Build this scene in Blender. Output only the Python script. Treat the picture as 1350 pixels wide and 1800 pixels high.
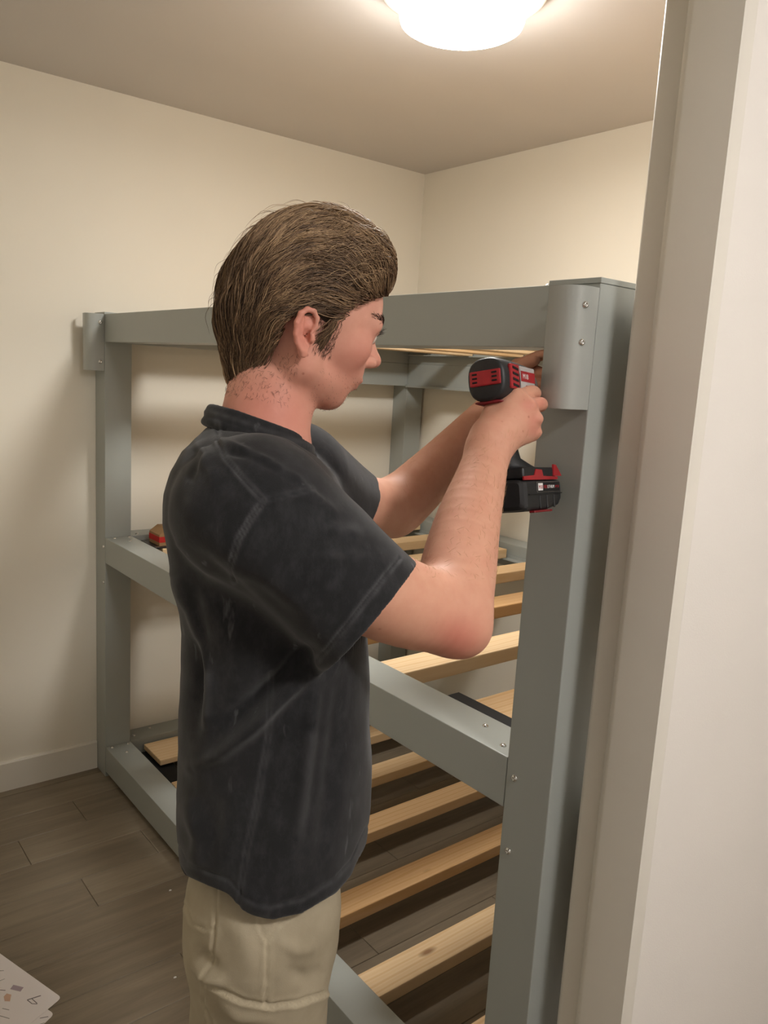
import bpy, bmesh, math, random
import numpy as np
from mathutils import Vector, Matrix

for o in list(bpy.data.objects):
    bpy.data.objects.remove(o, do_unlink=True)
scene = bpy.context.scene
COL = scene.collection
random.seed(7)
RNG = np.random.default_rng(7)

# ------------------------------------------------------------------ camera
CAM_H = 1.52
FPX = 1406.592                       # focal length in pixels of the 1350 x 1800 frame
PITCH, ROLL, YAW = (math.radians(a) for a in (9.6887, 3.3282, 38.9112))
_fw = np.array([math.sin(YAW) * math.cos(PITCH), math.cos(YAW) * math.cos(PITCH), -math.sin(PITCH)])
_r = np.array([math.cos(YAW), -math.sin(YAW), 0.0])
_u = np.cross(_r, _fw)
AX_R = math.cos(ROLL) * _r + math.sin(ROLL) * _u
AX_U = -math.sin(ROLL) * _r + math.cos(ROLL) * _u
AX_F = _fw
EYE = np.array([0.0, 0.0, CAM_H])
cam_data = bpy.data.cameras.new('camera')
cam_data.sensor_fit = 'HORIZONTAL'
cam_data.sensor_width = 36.0
cam_data.lens = FPX * 36.0 / 1350.0
cam_data.clip_start = 0.02
cam = bpy.data.objects.new('camera', cam_data)
COL.objects.link(cam)
cam.matrix_world = Matrix(((AX_R[0], AX_U[0], -AX_F[0], EYE[0]),
                           (AX_R[1], AX_U[1], -AX_F[1], EYE[1]),
                           (AX_R[2], AX_U[2], -AX_F[2], EYE[2]),
                           (0, 0, 0, 1)))
scene.camera = cam

# ------------------------------------------------------------------ world, exposure, lamps
world = bpy.data.worlds.new('world')
scene.world = world
world.use_nodes = True
world.node_tree.nodes['Background'].inputs[0].default_value = (0.9, 0.85, 0.78, 1)
world.node_tree.nodes['Background'].inputs[1].default_value = 0.05
scene.view_settings.view_transform = 'Standard'
scene.view_settings.look = 'None'
scene.view_settings.gamma = 1.0
scene.view_settings.use_curve_mapping = False
scene.view_settings.exposure = 2.42
ROOM_LAMP_STRENGTH = 20.5
HALL_LAMP_STRENGTH = 19.0
LAMP_XY = (1.335, 1.475)
HALL_LAMP_XY = (0.72, -0.70)
LAMP_COLOUR = (1.0, 0.972, 0.93, 1)


# ------------------------------------------------------------------ helpers
def link(o, parent=None):
    COL.objects.link(o)
    if parent is not None:
        o.parent = parent
    return o


def tag(o, label=None, cat=None, group=None, kind=None):
    if label: o['label'] = label
    if cat: o['category'] = cat
    if group: o['group'] = group
    if kind: o['kind'] = kind
    return o


def empty(name, loc=(0, 0, 0)):
    o = bpy.data.objects.new(name, None)
    o.empty_display_size = 0.05
    o.location = loc
    COL.objects.link(o)
    return o


def finish(name, bm, mat, parent=None, smooth=False):
    me = bpy.data.meshes.new(name)
    bmesh.ops.recalc_face_normals(bm, faces=bm.faces)
    bm.to_mesh(me)
    bm.free()
    if smooth:
        for p in me.polygons:
            p.use_smooth = True
    if mat is not None:
        me.materials.append(mat)
    o = bpy.data.objects.new(name, me)
    link(o, parent)
    if parent is not None:
        o.matrix_parent_inverse = Matrix.Translation(-Vector(parent.location))
    return o


def bm_box(bm, x0, x1, y0, y1, z0, z1, bevel=0.0, seg=2):
    g = bmesh.ops.create_cube(bm, size=1.0)
    vs = g['verts']
    for v in vs:
        v.co = Vector(((x0 + x1) / 2 + v.co.x * (x1 - x0), (y0 + y1) / 2 + v.co.y * (y1 - y0), (z0 + z1) / 2 + v.co.z * (z1 - z0)))
    if bevel > 0:
        es = list({e for v in vs for e in v.link_edges})
        bmesh.ops.bevel(bm, geom=es, offset=bevel, segments=seg, profile=0.6, affect='EDGES', clamp_overlap=True)


def box(name, x0, x1, y0, y1, z0, z1, mat, parent=None, bevel=0.0, seg=2):
    bm = bmesh.new()
    bm_box(bm, x0, x1, y0, y1, z0, z1, bevel, seg)
    return finish(name, bm, mat, parent)


def bm_prism(bm, pts, vec):
    """closed polygon pts (3-D) pushed along vec"""
    n = len(pts)
    a = [bm.verts.new(Vector(q)) for q in pts]
    b = [bm.verts.new(Vector(q) + Vector(vec)) for q in pts]
    bm.faces.new(a)
    bm.faces.new(list(reversed(b)))
    for i in range(n):
        bm.faces.new((a[i], b[i], b[(i + 1) % n], a[(i + 1) % n]))


def bm_lathe(bm, prof, n=48, mat=Matrix.Identity(4), close=True):
    """profile [(r, z)] turned about z"""
    rings = []
    for r, z in prof:
        if r < 1e-6:
            rings.append([bm.verts.new(mat @ Vector((0, 0, z)))])
        else:
            rings.append([bm.verts.new(mat @ Vector((r * math.cos(2 * math.pi * k / n), r * math.sin(2 * math.pi * k / n), z))) for k in range(n)])
    for a, b in zip(rings[:-1], rings[1:]):
        for k in range(n):
            k2 = (k + 1) % n
            if len(a) == 1 and len(b) == 1:
                continue
            if len(a) == 1:
                bm.faces.new((a[0], b[k], b[k2]))
            elif len(b) == 1:
                bm.faces.new((a[k], b[0], a[k2]))
            else:
                bm.faces.new((a[k], b[k], b[k2], a[k2]))


def frame_to(dirv, loc):
    """matrix whose +z looks along dirv, placed at loc"""
    z = Vector(dirv).normalized()
    q = Vector((0, 0, 1)).rotation_difference(z)
    return Matrix.Translation(Vector(loc)) @ q.to_matrix().to_4x4()


# ------------------------------------------------------------------ materials
def srgb(r, g, b):
    f = lambda c: c / 255 / 12.92 if c / 255 <= 0.04045 else ((c / 255 + 0.055) / 1.055) ** 2.4
    return (f(r), f(g), f(b), 1.0)


class NT:
    def __init__(self, name):
        self.m = bpy.data.materials.new(name)
        self.m.use_nodes = True
        self.t = self.m.node_tree
        self.b = self.t.nodes['Principled BSDF']

    def n(self, typ, **kw):
        nd = self.t.nodes.new(typ)
        for k, v in kw.items():
            setattr(nd, k, v)
        return nd

    def l(self, a, b):
        self.t.links.new(a, b)

    def set(self, **kw):
        for k, v in kw.items():
            self.b.inputs[k.replace('_', ' ')].default_value = v
        return self

    def coord(self, kind='Object', scale=(1, 1, 1), rot=(0, 0, 0), loc=None):
        tc = self.n('ShaderNodeTexCoord')
        mp = self.n('ShaderNodeMapping')
        mp.inputs['Scale'].default_value = scale
        mp.inputs['Rotation'].default_value = rot
        if loc: mp.inputs['Location'].default_value = loc
        self.l(tc.outputs[kind], mp.inputs['Vector'])
        return mp.outputs[0]

    def noise(self, vec, scale, detail=3, rough=0.5, dist=0.0):
        nd = self.n('ShaderNodeTexNoise')
        nd.inputs['Scale'].default_value = scale
        nd.inputs['Detail'].default_value = detail
        nd.inputs['Roughness'].default_value = rough
        nd.inputs['Distortion'].default_value = dist
        if vec is not None: self.l(vec, nd.inputs['Vector'])
        return nd.outputs['Fac']

    def ramp(self, fac, stops):
        nd = self.n('ShaderNodeValToRGB')
        el = nd.color_ramp.elements
        while len(el) < len(stops):
            el.new(0.5)
        for e, (p, c) in zip(el, stops):
            e.position = p
            e.color = c
        self.l(fac, nd.inputs[0])
        return nd.outputs[0]

    def mix(self, fac, a, b, mode='MIX'):
        nd = self.n('ShaderNodeMix', data_type='RGBA', blend_type=mode)
        for sock, v in ((nd.inputs[0], fac), (nd.inputs[6], a), (nd.inputs[7], b)):
            if hasattr(v, 'is_linked'):
                self.l(v, sock)
            else:
                sock.default_value = v
        return nd.outputs[2]

    def math(self, op, a, b=0.0):
        nd = self.n('ShaderNodeMath', operation=op)
        for sock, v in ((nd.inputs[0], a), (nd.inputs[1], b)):
            if hasattr(v, 'is_linked'):
                self.l(v, sock)
            else:
                sock.default_value = v
        return nd.outputs[0]

    def bump(self, h, strength=0.1, dist=0.001):
        nd = self.n('ShaderNodeBump')
        nd.inputs['Strength'].default_value = strength
        nd.inputs['Distance'].default_value = dist
        self.l(h, nd.inputs['Height'])
        self.l(nd.outputs[0], self.b.inputs['Normal'])

    def col(self, c):
        if hasattr(c, 'is_linked'):
            self.l(c, self.b.inputs['Base Color'])
        else:
            self.b.inputs['Base Color'].default_value = c


def paint(name, c, rough=0.5, var=0.04, bump=0.12, nscale=350, spec=0.4):
    k = NT(name)
    v = k.coord()
    nz = k.noise(v, 2.5, 2)
    d = tuple(x * (1 - var) for x in c[:3]) + (1,)
    e = tuple(min(1, x * (1 + var)) for x in c[:3]) + (1,)
    k.col(k.ramp(nz, [(0.3, d), (0.7, e)]))
    k.set(Roughness=rough, Specular_IOR_Level=spec)
    if bump:
        k.bump(k.noise(v, nscale, 2), bump, 0.0006)
    return k.m


def metal(name, c, rough=0.25):
    k = NT(name)
    v = k.coord()
    k.col(k.ramp(k.noise(v, 60, 2), [(0.3, c), (0.7, tuple(min(1, x * 1.15) for x in c[:3]) + (1,))]))
    k.set(Metallic=1.0, Roughness=rough)
    return k.m


def plastic(name, c, rough=0.45, bump=0.0):
    k = NT(name)
    v = k.coord()
    k.col(k.ramp(k.noise(v, 90, 3), [(0.3, tuple(x * 0.9 for x in c[:3]) + (1,)), (0.7, tuple(min(1, x * 1.1) for x in c[:3]) + (1,))]))
    k.set(Roughness=rough)
    if bump:
        k.bump(k.noise(v, 900, 2), bump, 0.0004)
    return k.m


def wood(name):
    """pale construction pine, grain along object x"""
    k = NT(name)
    oi = k.n('ShaderNodeObjectInfo')
    tc = k.n('ShaderNodeTexCoord')
    off = k.n('ShaderNodeVectorMath', operation='SCALE')
    k.l(oi.outputs['Location'], off.inputs[0])
    off.inputs['Scale'].default_value = 7.3
    add = k.n('ShaderNodeVectorMath', operation='ADD')
    k.l(tc.outputs['Object'], add.inputs[0])
    k.l(off.outputs[0], add.inputs[1])
    mp = k.n('ShaderNodeMapping')
    mp.inputs['Scale'].default_value = (1.3, 9, 9)
    k.l(add.outputs[0], mp.inputs['Vector'])
    grain = k.n('ShaderNodeTexWave', wave_type='BANDS', bands_direction='Y')
    grain.inputs['Scale'].default_value = 1.6
    grain.inputs['Distortion'].default_value = 5.5
    grain.inputs['Detail'].default_value = 3
    grain.inputs['Detail Scale'].default_value = 0.9
    k.l(mp.outputs[0], grain.inputs['Vector'])
    mp2 = k.n('ShaderNodeMapping')
    mp2.inputs['Scale'].default_value = (5, 160, 160)
    k.l(add.outputs[0], mp2.inputs['Vector'])
    fine = k.noise(mp2.outputs[0], 1.0, 4, 0.6)
    c1 = k.ramp(grain.outputs['Fac'], [(0.0, srgb(234, 208, 168)), (0.6, srgb(239, 216, 180)), (1.0, srgb(227, 197, 153))])
    c2 = k.mix(k.math('MULTIPLY', fine, 0.28), c1, srgb(186, 138, 88))
    # knots
    mp3 = k.n('ShaderNodeMapping')
    mp3.inputs['Scale'].default_value = (3.2, 9.0, 9.0)
    k.l(add.outputs[0], mp3.inputs['Vector'])
    vor = k.n('ShaderNodeTexVoronoi')
    vor.inputs['Scale'].default_value = 1.0
    k.l(mp3.outputs[0], vor.inputs['Vector'])
    kn = k.ramp(vor.outputs['Distance'], [(0.04, (1, 1, 1, 1)), (0.11, (0, 0, 0, 1))])
    c3 = k.mix(k.math('MULTIPLY', kn, 0.75), c2, srgb(120, 70, 34))
    # each board its own tone, some redder
    tone = k.ramp(oi.outputs['Random'], [(0.0, (1.0, 0.98, 0.95, 1)), (0.55, (0.98, 0.92, 0.84, 1)), (1.0, (0.92, 0.74, 0.56, 1))])
    k.col(k.mix(1.0, c3, tone, 'MULTIPLY'))
    k.set(Roughness=0.6, Specular_IOR_Level=0.3)
    k.bump(fine, 0.15, 0.0005)
    return k.m


def floor_mat(name):
    k = NT(name)
    oi = k.n('ShaderNodeObjectInfo')
    tc = k.n('ShaderNodeTexCoord')
    off = k.n('ShaderNodeVectorMath', operation='SCALE')
    k.l(oi.outputs['Location'], off.inputs[0])
    off.inputs['Scale'].default_value = 5.7
    add = k.n('ShaderNodeVectorMath', operation='ADD')
    k.l(tc.outputs['Object'], add.inputs[0])
    k.l(off.outputs[0], add.inputs[1])
    mp = k.n('ShaderNodeMapping')
    mp.inputs['Scale'].default_value = (1.6, 16, 4)
    k.l(add.outputs[0], mp.inputs['Vector'])
    big = k.noise(mp.outputs[0], 1.4, 5, 0.6, 0.6)
    mp2 = k.n('ShaderNodeMapping')
    mp2.inputs['Scale'].default_value = (6, 190, 10)
    k.l(add.outputs[0], mp2.inputs['Vector'])
    fine = k.noise(mp2.outputs[0], 1.0, 4, 0.65)
    c = k.ramp(big, [(0.25, srgb(122, 110, 93)), (0.5, srgb(142, 129, 110)), (0.75, srgb(160, 147, 126))])
    c = k.mix(k.math('MULTIPLY', fine, 0.45), c, srgb(98, 87, 73))
    tone = k.ramp(oi.outputs['Random'], [(0.0, (0.78, 0.77, 0.75, 1)), (1.0, (1.0, 1.0, 1.0, 1))])
    k.col(k.mix(1.0, c, tone, 'MULTIPLY'))
    k.set(Roughness=0.42, Specular_IOR_Level=0.4)
    k.bump(fine, 0.2, 0.0005)
    return k.m


def emit(name, c, s):
    k = NT(name)
    k.col((0.8, 0.8, 0.8, 1))
    k.b.inputs['Emission Color'].default_value = c
    k.b.inputs['Emission Strength'].default_value = s
    k.set(Roughness=0.4)
    return k.m


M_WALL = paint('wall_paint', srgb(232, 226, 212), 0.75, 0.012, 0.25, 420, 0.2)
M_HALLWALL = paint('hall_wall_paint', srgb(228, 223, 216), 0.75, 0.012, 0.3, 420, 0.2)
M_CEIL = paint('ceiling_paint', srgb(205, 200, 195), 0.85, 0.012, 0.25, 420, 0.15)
M_TRIM = paint('trim_paint', srgb(222, 217, 206), 0.4, 0.012, 0.06, 200, 0.5)
M_GREY = paint('grey_satin_paint', srgb(158, 162, 157), 0.33, 0.015, 0.10, 500, 0.5)
M_GREY2 = paint('grey_bracket_paint', srgb(162, 165, 160), 0.28, 0.015, 0.06, 500, 0.6)
M_WOOD = wood('pine_wood')
M_FLOOR = floor_mat('vinyl_plank')
M_SUB = plastic('subfloor', srgb(48, 42, 36), 0.8)
M_BLACK = plastic('black_felt', srgb(20, 20, 22), 0.8)
M_CHROME = metal('chrome', (0.62, 0.62, 0.60, 1), 0.22)
M_STEEL = metal('dark_steel', (0.30, 0.30, 0.30, 1), 0.35)
M_LAMP = emit('lit_diffuser', LAMP_COLOUR, ROOM_LAMP_STRENGTH)
M_HALLLAMP = emit('lit_hall_diffuser', (1.0, 0.965, 0.935, 1), HALL_LAMP_STRENGTH)

# ------------------------------------------------------------------ room shell
CEIL = 2.40
XR, YB = 2.4117, 2.839          # right wall, back wall
XL = 0.0                      # left wall
YI, YO = 0.700, 0.580           # room face and hall face of the door wall
JX = 1.012                      # right jamb face
DX0, DZ = 0.045, 2.07            # left side and head of the doorway
HY, HX0, HX1 = -1.55, -1.1, 2.0  # hall extents

fl = box('floor', HX0 - 0.1, XR + 0.1, HY - 0.1, YB + 0.1, -0.06, -0.004, M_SUB)
tag(fl, kind='structure')
# vinyl planks, one mesh for each length
row, pitch = 0, 0.149
y = 2.045 + pitch * 5
ends = {3: 0.70, 2: 0.94, 1: 0.60, 0: 0.815, 4: 1.25, 5: 0.35}
ys = []
yy = 2.045 + pitch * 5
while yy > -0.6:
    ys.append(yy)
    yy -= pitch
plank_mesh = None
for i, y1 in enumerate(ys):
    y0 = y1 - pitch
    if i == 0: pass
    k = i - 1
    e = ends.get(k, 0.2 + (i * 0.43) % 1.2)
    xs = [HX0]
    x = e
    while x - 1.2 > HX0: x -= 1.2
    while x < XR:
        if x > HX0 + 0.01: xs.append(x)
        x += 1.2
    xs.append(XR)
    for a, b in zip(xs[:-1], xs[1:]):
        if y1 < YI - 0.02 and a > HX1: continue
        if y1 > YO and b < XL + 0.02: continue
        bm = bmesh.new()
        w, d = (b - a) / 2 - 0.0006, (y1 - y0) / 2 - 0.0006
        if y1 > YB: pass
        bm_box(bm, -w, w, -d, d, -0.004, 0, 0.0012, 1)
        o = finish('floor_plank', bm, M_FLOOR)
        o.location = ((a + b) / 2, (y0 + y1) / 2, 0)
        o.parent = fl
# last strip to the back wall
o = box('floor_plank', HX0, XR, 2.791, YB + 0.02, -0.004, 0, M_FLOOR, fl)

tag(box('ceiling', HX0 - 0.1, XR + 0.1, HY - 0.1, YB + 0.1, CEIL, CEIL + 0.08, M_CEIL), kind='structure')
tag(box('wall_back', XL - 0.1, XR + 0.1, YB, YB + 0.1, -0.004, CEIL, M_WALL), kind='structure')
tag(box('wall_right', XR, XR + 0.1, YI - 0.1, YB, -0.004, CEIL, M_WALL), kind='structure')
tag(box('wall_left', XL - 0.1, XL, YI, YB, -0.004, CEIL, M_WALL), kind='structure')
bm = bmesh.new()
bm_box(bm, HX0, DX0, YO, YI, -0.004, CEIL)
bm_box(bm, JX + 0.004, XR + 0.1, YO, YI, -0.004, CEIL, 0.003, 2)
bm_box(bm, DX0, JX + 0.004, YO, YI, DZ, CEIL)
tag(finish('wall_front', bm, M_HALLWALL), kind='structure')
tag(box('wall_hall_rear', HX0, HX1, HY - 0.1, HY, -0.004, CEIL, M_HALLWALL), kind='structure')
tag(box('wall_hall_left', HX0 - 0.1, HX0, HY, YI, -0.004, CEIL, M_HALLWALL), kind='structure')
tag(box('wall_hall_right', HX1, HX1 + 0.1, HY, YO, -0.004, CEIL, M_HALLWALL), kind='structure')


def jamb(name, side):
    """door jamb lining with a rounded stop strip, a vertical extrusion"""
    s = 1 if side > 0 else -1
    xj = JX if side > 0 else DX0
    bm = bmesh.new()
    pts = []
    # profile (depth toward the opening, y): rounded room edge, flat, rounded step of the stop, flat to the hall
    prof = [(-0.004, YI + 0.004), (0.006, YI + 0.004)]
    for k in range(7):
        a = math.pi / 2 * k / 6
        prof.append((0.006 + 0.010 * math.sin(a), YI + 0.004 - 0.010 * (1 - math.cos(a))))
    prof += [(0.013, 0.668), (0.012, 0.664)]
    for k in range(9):
        a = math.pi / 2 * k / 8
        prof.append((0.012 + 0.016 * math.sin(a), 0.664 - 0.016 * (1 - math.cos(a))))
    prof += [(0.026, YO + 0.016), (0.0255, YO - 0.001), (-0.004, YO - 0.001)]
    bm_prism(bm, [(xj - s * d, yy_, -0.003) for d, yy_ in prof], (0, 0, DZ + 0.003))
    o = finish(name, bm, M_TRIM, None, True)
    o.data.set_sharp_from_angle(angle=math.radians(35))
    return tag(o, kind='structure')


jamb('trim_1', 1)
jamb('trim_2', -1)
tag(box('trim_3', DX0 + 0.02, JX - 0.02, YO - 0.001, YI + 0.004, DZ - 0.022, DZ, M_TRIM), kind='structure')


def baseboard(name, pts, vec):
    bm = bmesh.new()
    bm_prism(bm, pts, vec)
    tag(finish(name, bm, M_TRIM), kind='structure')


bh = 0.108
baseboard('baseboard_back', [(XL, YB, 0), (XL, YB - 0.013, 0), (XL, YB - 0.013, bh - 0.006), (XL, YB - 0.009, bh), (XL, YB, bh)], (0.965 - XL, 0, 0))
baseboard('baseboard_left', [(XL, YI, 0), (XL + 0.013, YI, 0), (XL + 0.013, YI, bh - 0.006), (XL + 0.009, YI, bh), (XL, YI, bh)], (0, YB - YI - 0.013, 0))


# ------------------------------------------------------------------ ceiling lights
def ceiling_light(xy, mat, label, cat='lamp'):
    root = empty('ceiling_light', (xy[0], xy[1], CEIL))
    tag(root, label, cat)
    T = Matrix.Translation((xy[0], xy[1], CEIL))
    bm = bmesh.new()
    bm_lathe(bm, [(0, -0.0005), (0.186, -0.0005), (0.19, -0.004), (0.19, -0.020), (0.186, -0.025), (0.172, -0.026), (0, -0.026)], 64, T)
    finish('base_pan', bm, M_TRIM, root, True)
    bm = bmesh.new()
    bm_lathe(bm, [(0, -0.026), (0.146, -0.0265), (0.146, -0.034), (0.1435, -0.040), (0.1425, -0.075), (0.139, -0.084), (0.128, -0.090), (0.06, -0.092), (0, -0.092)], 64, T)
    o = finish('glass_diffuser', bm, mat[0], root, True)
    o.data.materials.append(mat[1])
    for p in o.data.polygons:                       # frosted side wall is dimmer than the bottom
        if p.center.z > CEIL - 0.083: p.material_index = 1
    return root


ceiling_light(LAMP_XY, (M_LAMP, emit('lit_diffuser_side', LAMP_COLOUR, ROOM_LAMP_STRENGTH * 0.30)), 'round white glass flush light glowing on the ceiling above the bed', 'ceiling light')
ceiling_light(HALL_LAMP_XY, (M_HALLLAMP, M_HALLLAMP), 'round flush ceiling light in the hall outside the doorway', 'ceiling light')
# ------------------------------------------------------------------ bunk bed
XF, XBK = 0.9664, 2.398         # front and back faces of the bed
YN, YF = 0.7368, 2.8375         # near and far ends
PW = 0.0932                     # post section
ZT = 1.672
RAILS = ((1.576, 1.6685), (0.8116, 0.9021), (0.021, 0.1163))
bed = empty('bunk_bed', (XF, YN, 0))
tag(bed, 'grey painted wooden bunk bed frame with bare pine slats', 'bunk bed')

bolt_bm = bmesh.new()
bm_lathe(bolt_bm, [(0.0062, 0), (0.0062, 0.0009), (0.0056, 0.0013), (0.0050, 0.0024), (0.0036, 0.0034), (0.0024, 0.0037), (0.0022, 0.0022), (0, 0.0022)], 14)
bolt_me = bpy.data.meshes.new('bolt')
bolt_bm.to_mesh(bolt_me)
bolt_bm.free()
bolt_me.materials.append(M_CHROME)
for pl in bolt_me.polygons: pl.use_smooth = True


def bolt(parent, loc, nrm, s=1.0):
    o = bpy.data.objects.new('bolt', bolt_me)
    COL.objects.link(o)
    o.parent = parent
    o.matrix_parent_inverse = Matrix.Translation(-Vector(bed.location)) if parent is bed else Matrix.Identity(4)
    m = frame_to(nrm, loc)
    o.location = m.to_translation()
    o.rotation_mode = 'QUATERNION'
    o.rotation_quaternion = m.to_quaternion()
    o.scale = (s, s, s)
    return o


def local_box(name, x0, x1, y0, y1, z0, z1, mat, parent, bevel=0.0015, lab=None):
    """box whose origin is its own centre (so wood grain differs board by board)"""
    bm = bmesh.new()
    bm_box(bm, -(x1 - x0) / 2, (x1 - x0) / 2, -(y1 - y0) / 2, (y1 - y0) / 2, -(z1 - z0) / 2, (z1 - z0) / 2, bevel, 2)
    o = finish(name, bm, mat)
    o.parent = parent
    o.location = Vector(((x0 + x1) / 2, (y0 + y1) / 2, (z0 + z1) / 2)) - Vector(parent.location)
    if lab: o['label'] = lab
    return o


posts = []
for px_ in (XF, XBK - PW):
    for py_ in (YN, YF - PW):
        posts.append(local_box('post', px_, px_ + PW, py_, py_ + PW, 0.0, ZT - 0.005, M_GREY, bed, 0.0022))
        local_box('post_cap', px_ - 0.0012, px_ + PW + 0.0012, py_ - 0.0012, py_ + PW + 0.0012, ZT - 0.005, ZT + 0.003, M_GREY, bed, 0.001)
# end rails and long rails on three levels
for z0, z1 in RAILS:
    for x0 in (XF + 0.0006, XBK - PW):
        local_box('side_rail', x0, x0 + PW, YN + PW + 0.0012, YF - PW - 0.0012, z0, z1, M_GREY, bed, 0.0018)
    for y0 in (YN + 0.001, YF - PW):
        local_box('end_rail', XF + PW + 0.001, XBK - PW - 0.001, y0, y0 + PW, z0, z1, M_GREY, bed, 0.0018)

# L-shaped brace boards in the far back corner of the top bunk
local_box('corner_brace', XBK - PW - 0.0002, XBK - 0.01, 2.335, YF - PW - 0.001, 1.478, 1.5755, M_GREY, bed, 0.0015)
local_box('corner_brace', 1.87, XBK - PW - 0.0006, YF - PW + 0.0004, YF - 0.01, 1.478, 1.5755, M_GREY, bed, 0.0015)
local_box('brace_lip', XBK - PW - 0.012, XBK - PW - 0.0004, 2.345, YF - PW - 0.002, 1.474, 1.4835, M_GREY, bed, 0.001)
# slats and their black ledgers
SX0, SX1 = 1.074, 2.290
near = [1.250, 1.522, 1.795, 2.062, 2.330]
for lv, (z0, z1) in enumerate(RAILS):
    zs = z1 - 0.019
    th = 0.0355
    for k, yn in enumerate(near):
        d = RNG.normal(0, 0.003)
        local_box('slat', SX0 + RNG.uniform(-.004, .004), SX1 + RNG.uniform(-.006, .004), yn + d, yn + d + 0.084, zs - th, zs, M_WOOD, bed, 0.003)
    local_box('slat', 1.108, SX1, 2.578, 2.732, zs - 0.020, zs, M_WOOD, bed, 0.002, 'wide pine board at the foot of the slats')
    local_box('slat', 1.102, SX1, 0.915, 1.066, zs - 0.020, zs, M_WOOD, bed, 0.002, 'wide pine board beside the near post')
    zl = zs - th
    for xa, xb, xi in ((XF + PW + 0.001, 1.092, XF + PW + 0.001), (2.270, XBK - PW - 0.001, XBK - PW - 0.004)):
        bm = bmesh.new()
        ya, yb = YN + PW + 0.004, YF - PW - 0.004
        bm_box(bm, xa, xb, ya, yb, zl - 0.004, zl - 0.0005)
        bm_box(bm, xi, xi + 0.003, ya, yb, zl - 0.004, zl + 0.010)
        finish('slat_ledger', bm, M_GREY, bed)
    local_box('felt_pad', XF + PW + 0.002, 1.0995, 0.84, 1.088, zl + 0.0005, z1 - 0.005, M_BLACK, bed, 0.0)
    for ya, yb, xb in ((2.38, 2.735, 1.165),):
        local_box('felt_pad', XF + PW + 0.005, xb, ya, yb, zl + 0.0005, zl + 0.0030, M_BLACK, bed, 0.0)

# domed bolts: rails, posts
mz, bz, tz = RAILS[1][1], RAILS[2][1], RAILS[0][1]
for (x_, y_, z_, n_) in [
        (1.023, 0.938, mz, (0, 0, 1)), (0.992, 0.865, mz, (0, 0, 1)),
        (0.993, 2.724, mz, (0, 0, 1)), (1.046, 2.728, mz, (0, 0, 1)), (1.025, 2.664, mz, (0, 0, 1)),
        (1.090, 2.767, mz, (0, 0, 1)), (1.160, 2.794, mz, (0, 0, 1)),
        (0.987, 2.730, bz, (0, 0, 1)), (1.018, 2.668, bz, (0, 0, 1)), (1.046, 2.730, bz, (0, 0, 1)),
        (1.088, 2.782, bz, (0, 0, 1)), (1.164, 2.815, bz, (0, 0, 1)),
        (XF, 0.812, 0.873, (-1, 0, 0)), (XF, 0.811, 0.741, (-1, 0, 0)),
        (XF, 2.759, 0.868, (-1, 0, 0)), (XF, 2.760, 0.738, (-1, 0, 0)), (XF, 0.8205, 1.642, (-1, 0, 0)),
        (0.980, 0.844, tz, (0, 0, 1)), (1.045, 2.70, tz, (0, 0, 1)), (XF + PW, 0.775, 1.655, (1, 0, 0))]:
    bolt(bed, (x_, y_, z_), n_)


def bracket(y0, bulge, z0, z1, screw_side):
    """curved moulded cover screwed on the front face of a post"""
    b = bulge
    prof = [(0.0, 0.0), (b * 0.42, -0.001), (b * 0.62, 0.0005), (b * 0.80, 0.004), (b * 0.93, 0.011), (b, 0.020), (b * 1.01, 0.030), (b, 0.042), (b * 0.97, 0.052),
            (b * 0.93, 0.052), (b * 0.96, 0.040), (b * 0.93, 0.026), (b * 0.84, 0.014), (b * 0.68, 0.008), (b * 0.45, 0.006), (0.004, 0.006), (0.004, 0.060), (0.0, 0.060)]
    bm = bmesh.new()
    bm_prism(bm, [(XF - 0.0006 - w, y0 + u, z0) for w, u in prof], (0, 0, z1 - z0))
    o = finish('curved_bracket', bm, M_GREY2, bed, True)
    o.data.set_sharp_from_angle(angle=math.radians(50))
    for z_ in ((z0 + 0.85 * (z1 - z0)), (z0 + (0.55 if screw_side > 0 else 0.16) * (z1 - z0))):
        bb = bpy.data.objects.new('bolt', bolt_me)
        COL.objects.link(bb)
        bb.parent = o
        m = frame_to((-0.35, -1, 0) if screw_side > 0 else (0, -1, 0), (XF - b * (0.60 if screw_side > 0 else 0.25), y0 - 0.0004, z_))
        bb.location = m.to_translation()
        bb.rotation_mode = 'QUATERNION'
        bb.rotation_quaternion = m.to_quaternion()
        bb.scale = (0.8, 0.8, 0.8) if screw_side > 0 else (1.15, 1.15, 1.15)
    return o


bracket(YN + 0.0005, 0.049, 1.487, 1.660, 1)
bracket(YF - PW + 0.003, 0.056, 1.480, 1.668, -1)

# ------------------------------------------------------------------ loose things
M_KRAFT = paint('kraft_card', srgb(160, 126, 88), 0.8, 0.05, 0.1)
M_RED = paint('red_print', srgb(190, 40, 36), 0.6, 0.03, 0.05)
M_DARK = plastic('black_plastic', srgb(22, 22, 25), 0.4)
bx = empty('screw_packet', (1.16, 2.66, RAILS[1][1] - 0.019))
tag(bx, 'small kraft card packet with a red band lying on the slats at the far end', 'packet')
zb = RAILS[1][1] - 0.0185
bm = bmesh.new()
bm_prism(bm, [(1.105, 2.60, zb + 0.006), (1.21, 2.60, zb + 0.006), (1.21, 2.60, zb + 0.062), (1.135, 2.60, zb + 0.066), (1.105, 2.60, zb + 0.045)], (0, 0.09, 0))
finish('card_body', bm, M_KRAFT, bx)
box('red_band', 1.1042, 1.2108, 2.5992, 2.6908, zb + 0.018, zb + 0.038, M_RED, bx)
tr = empty('phone', (1.17, 2.60, zb))
tag(tr, 'flat black phone lying under the kraft packet on the slats', 'phone')
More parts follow.
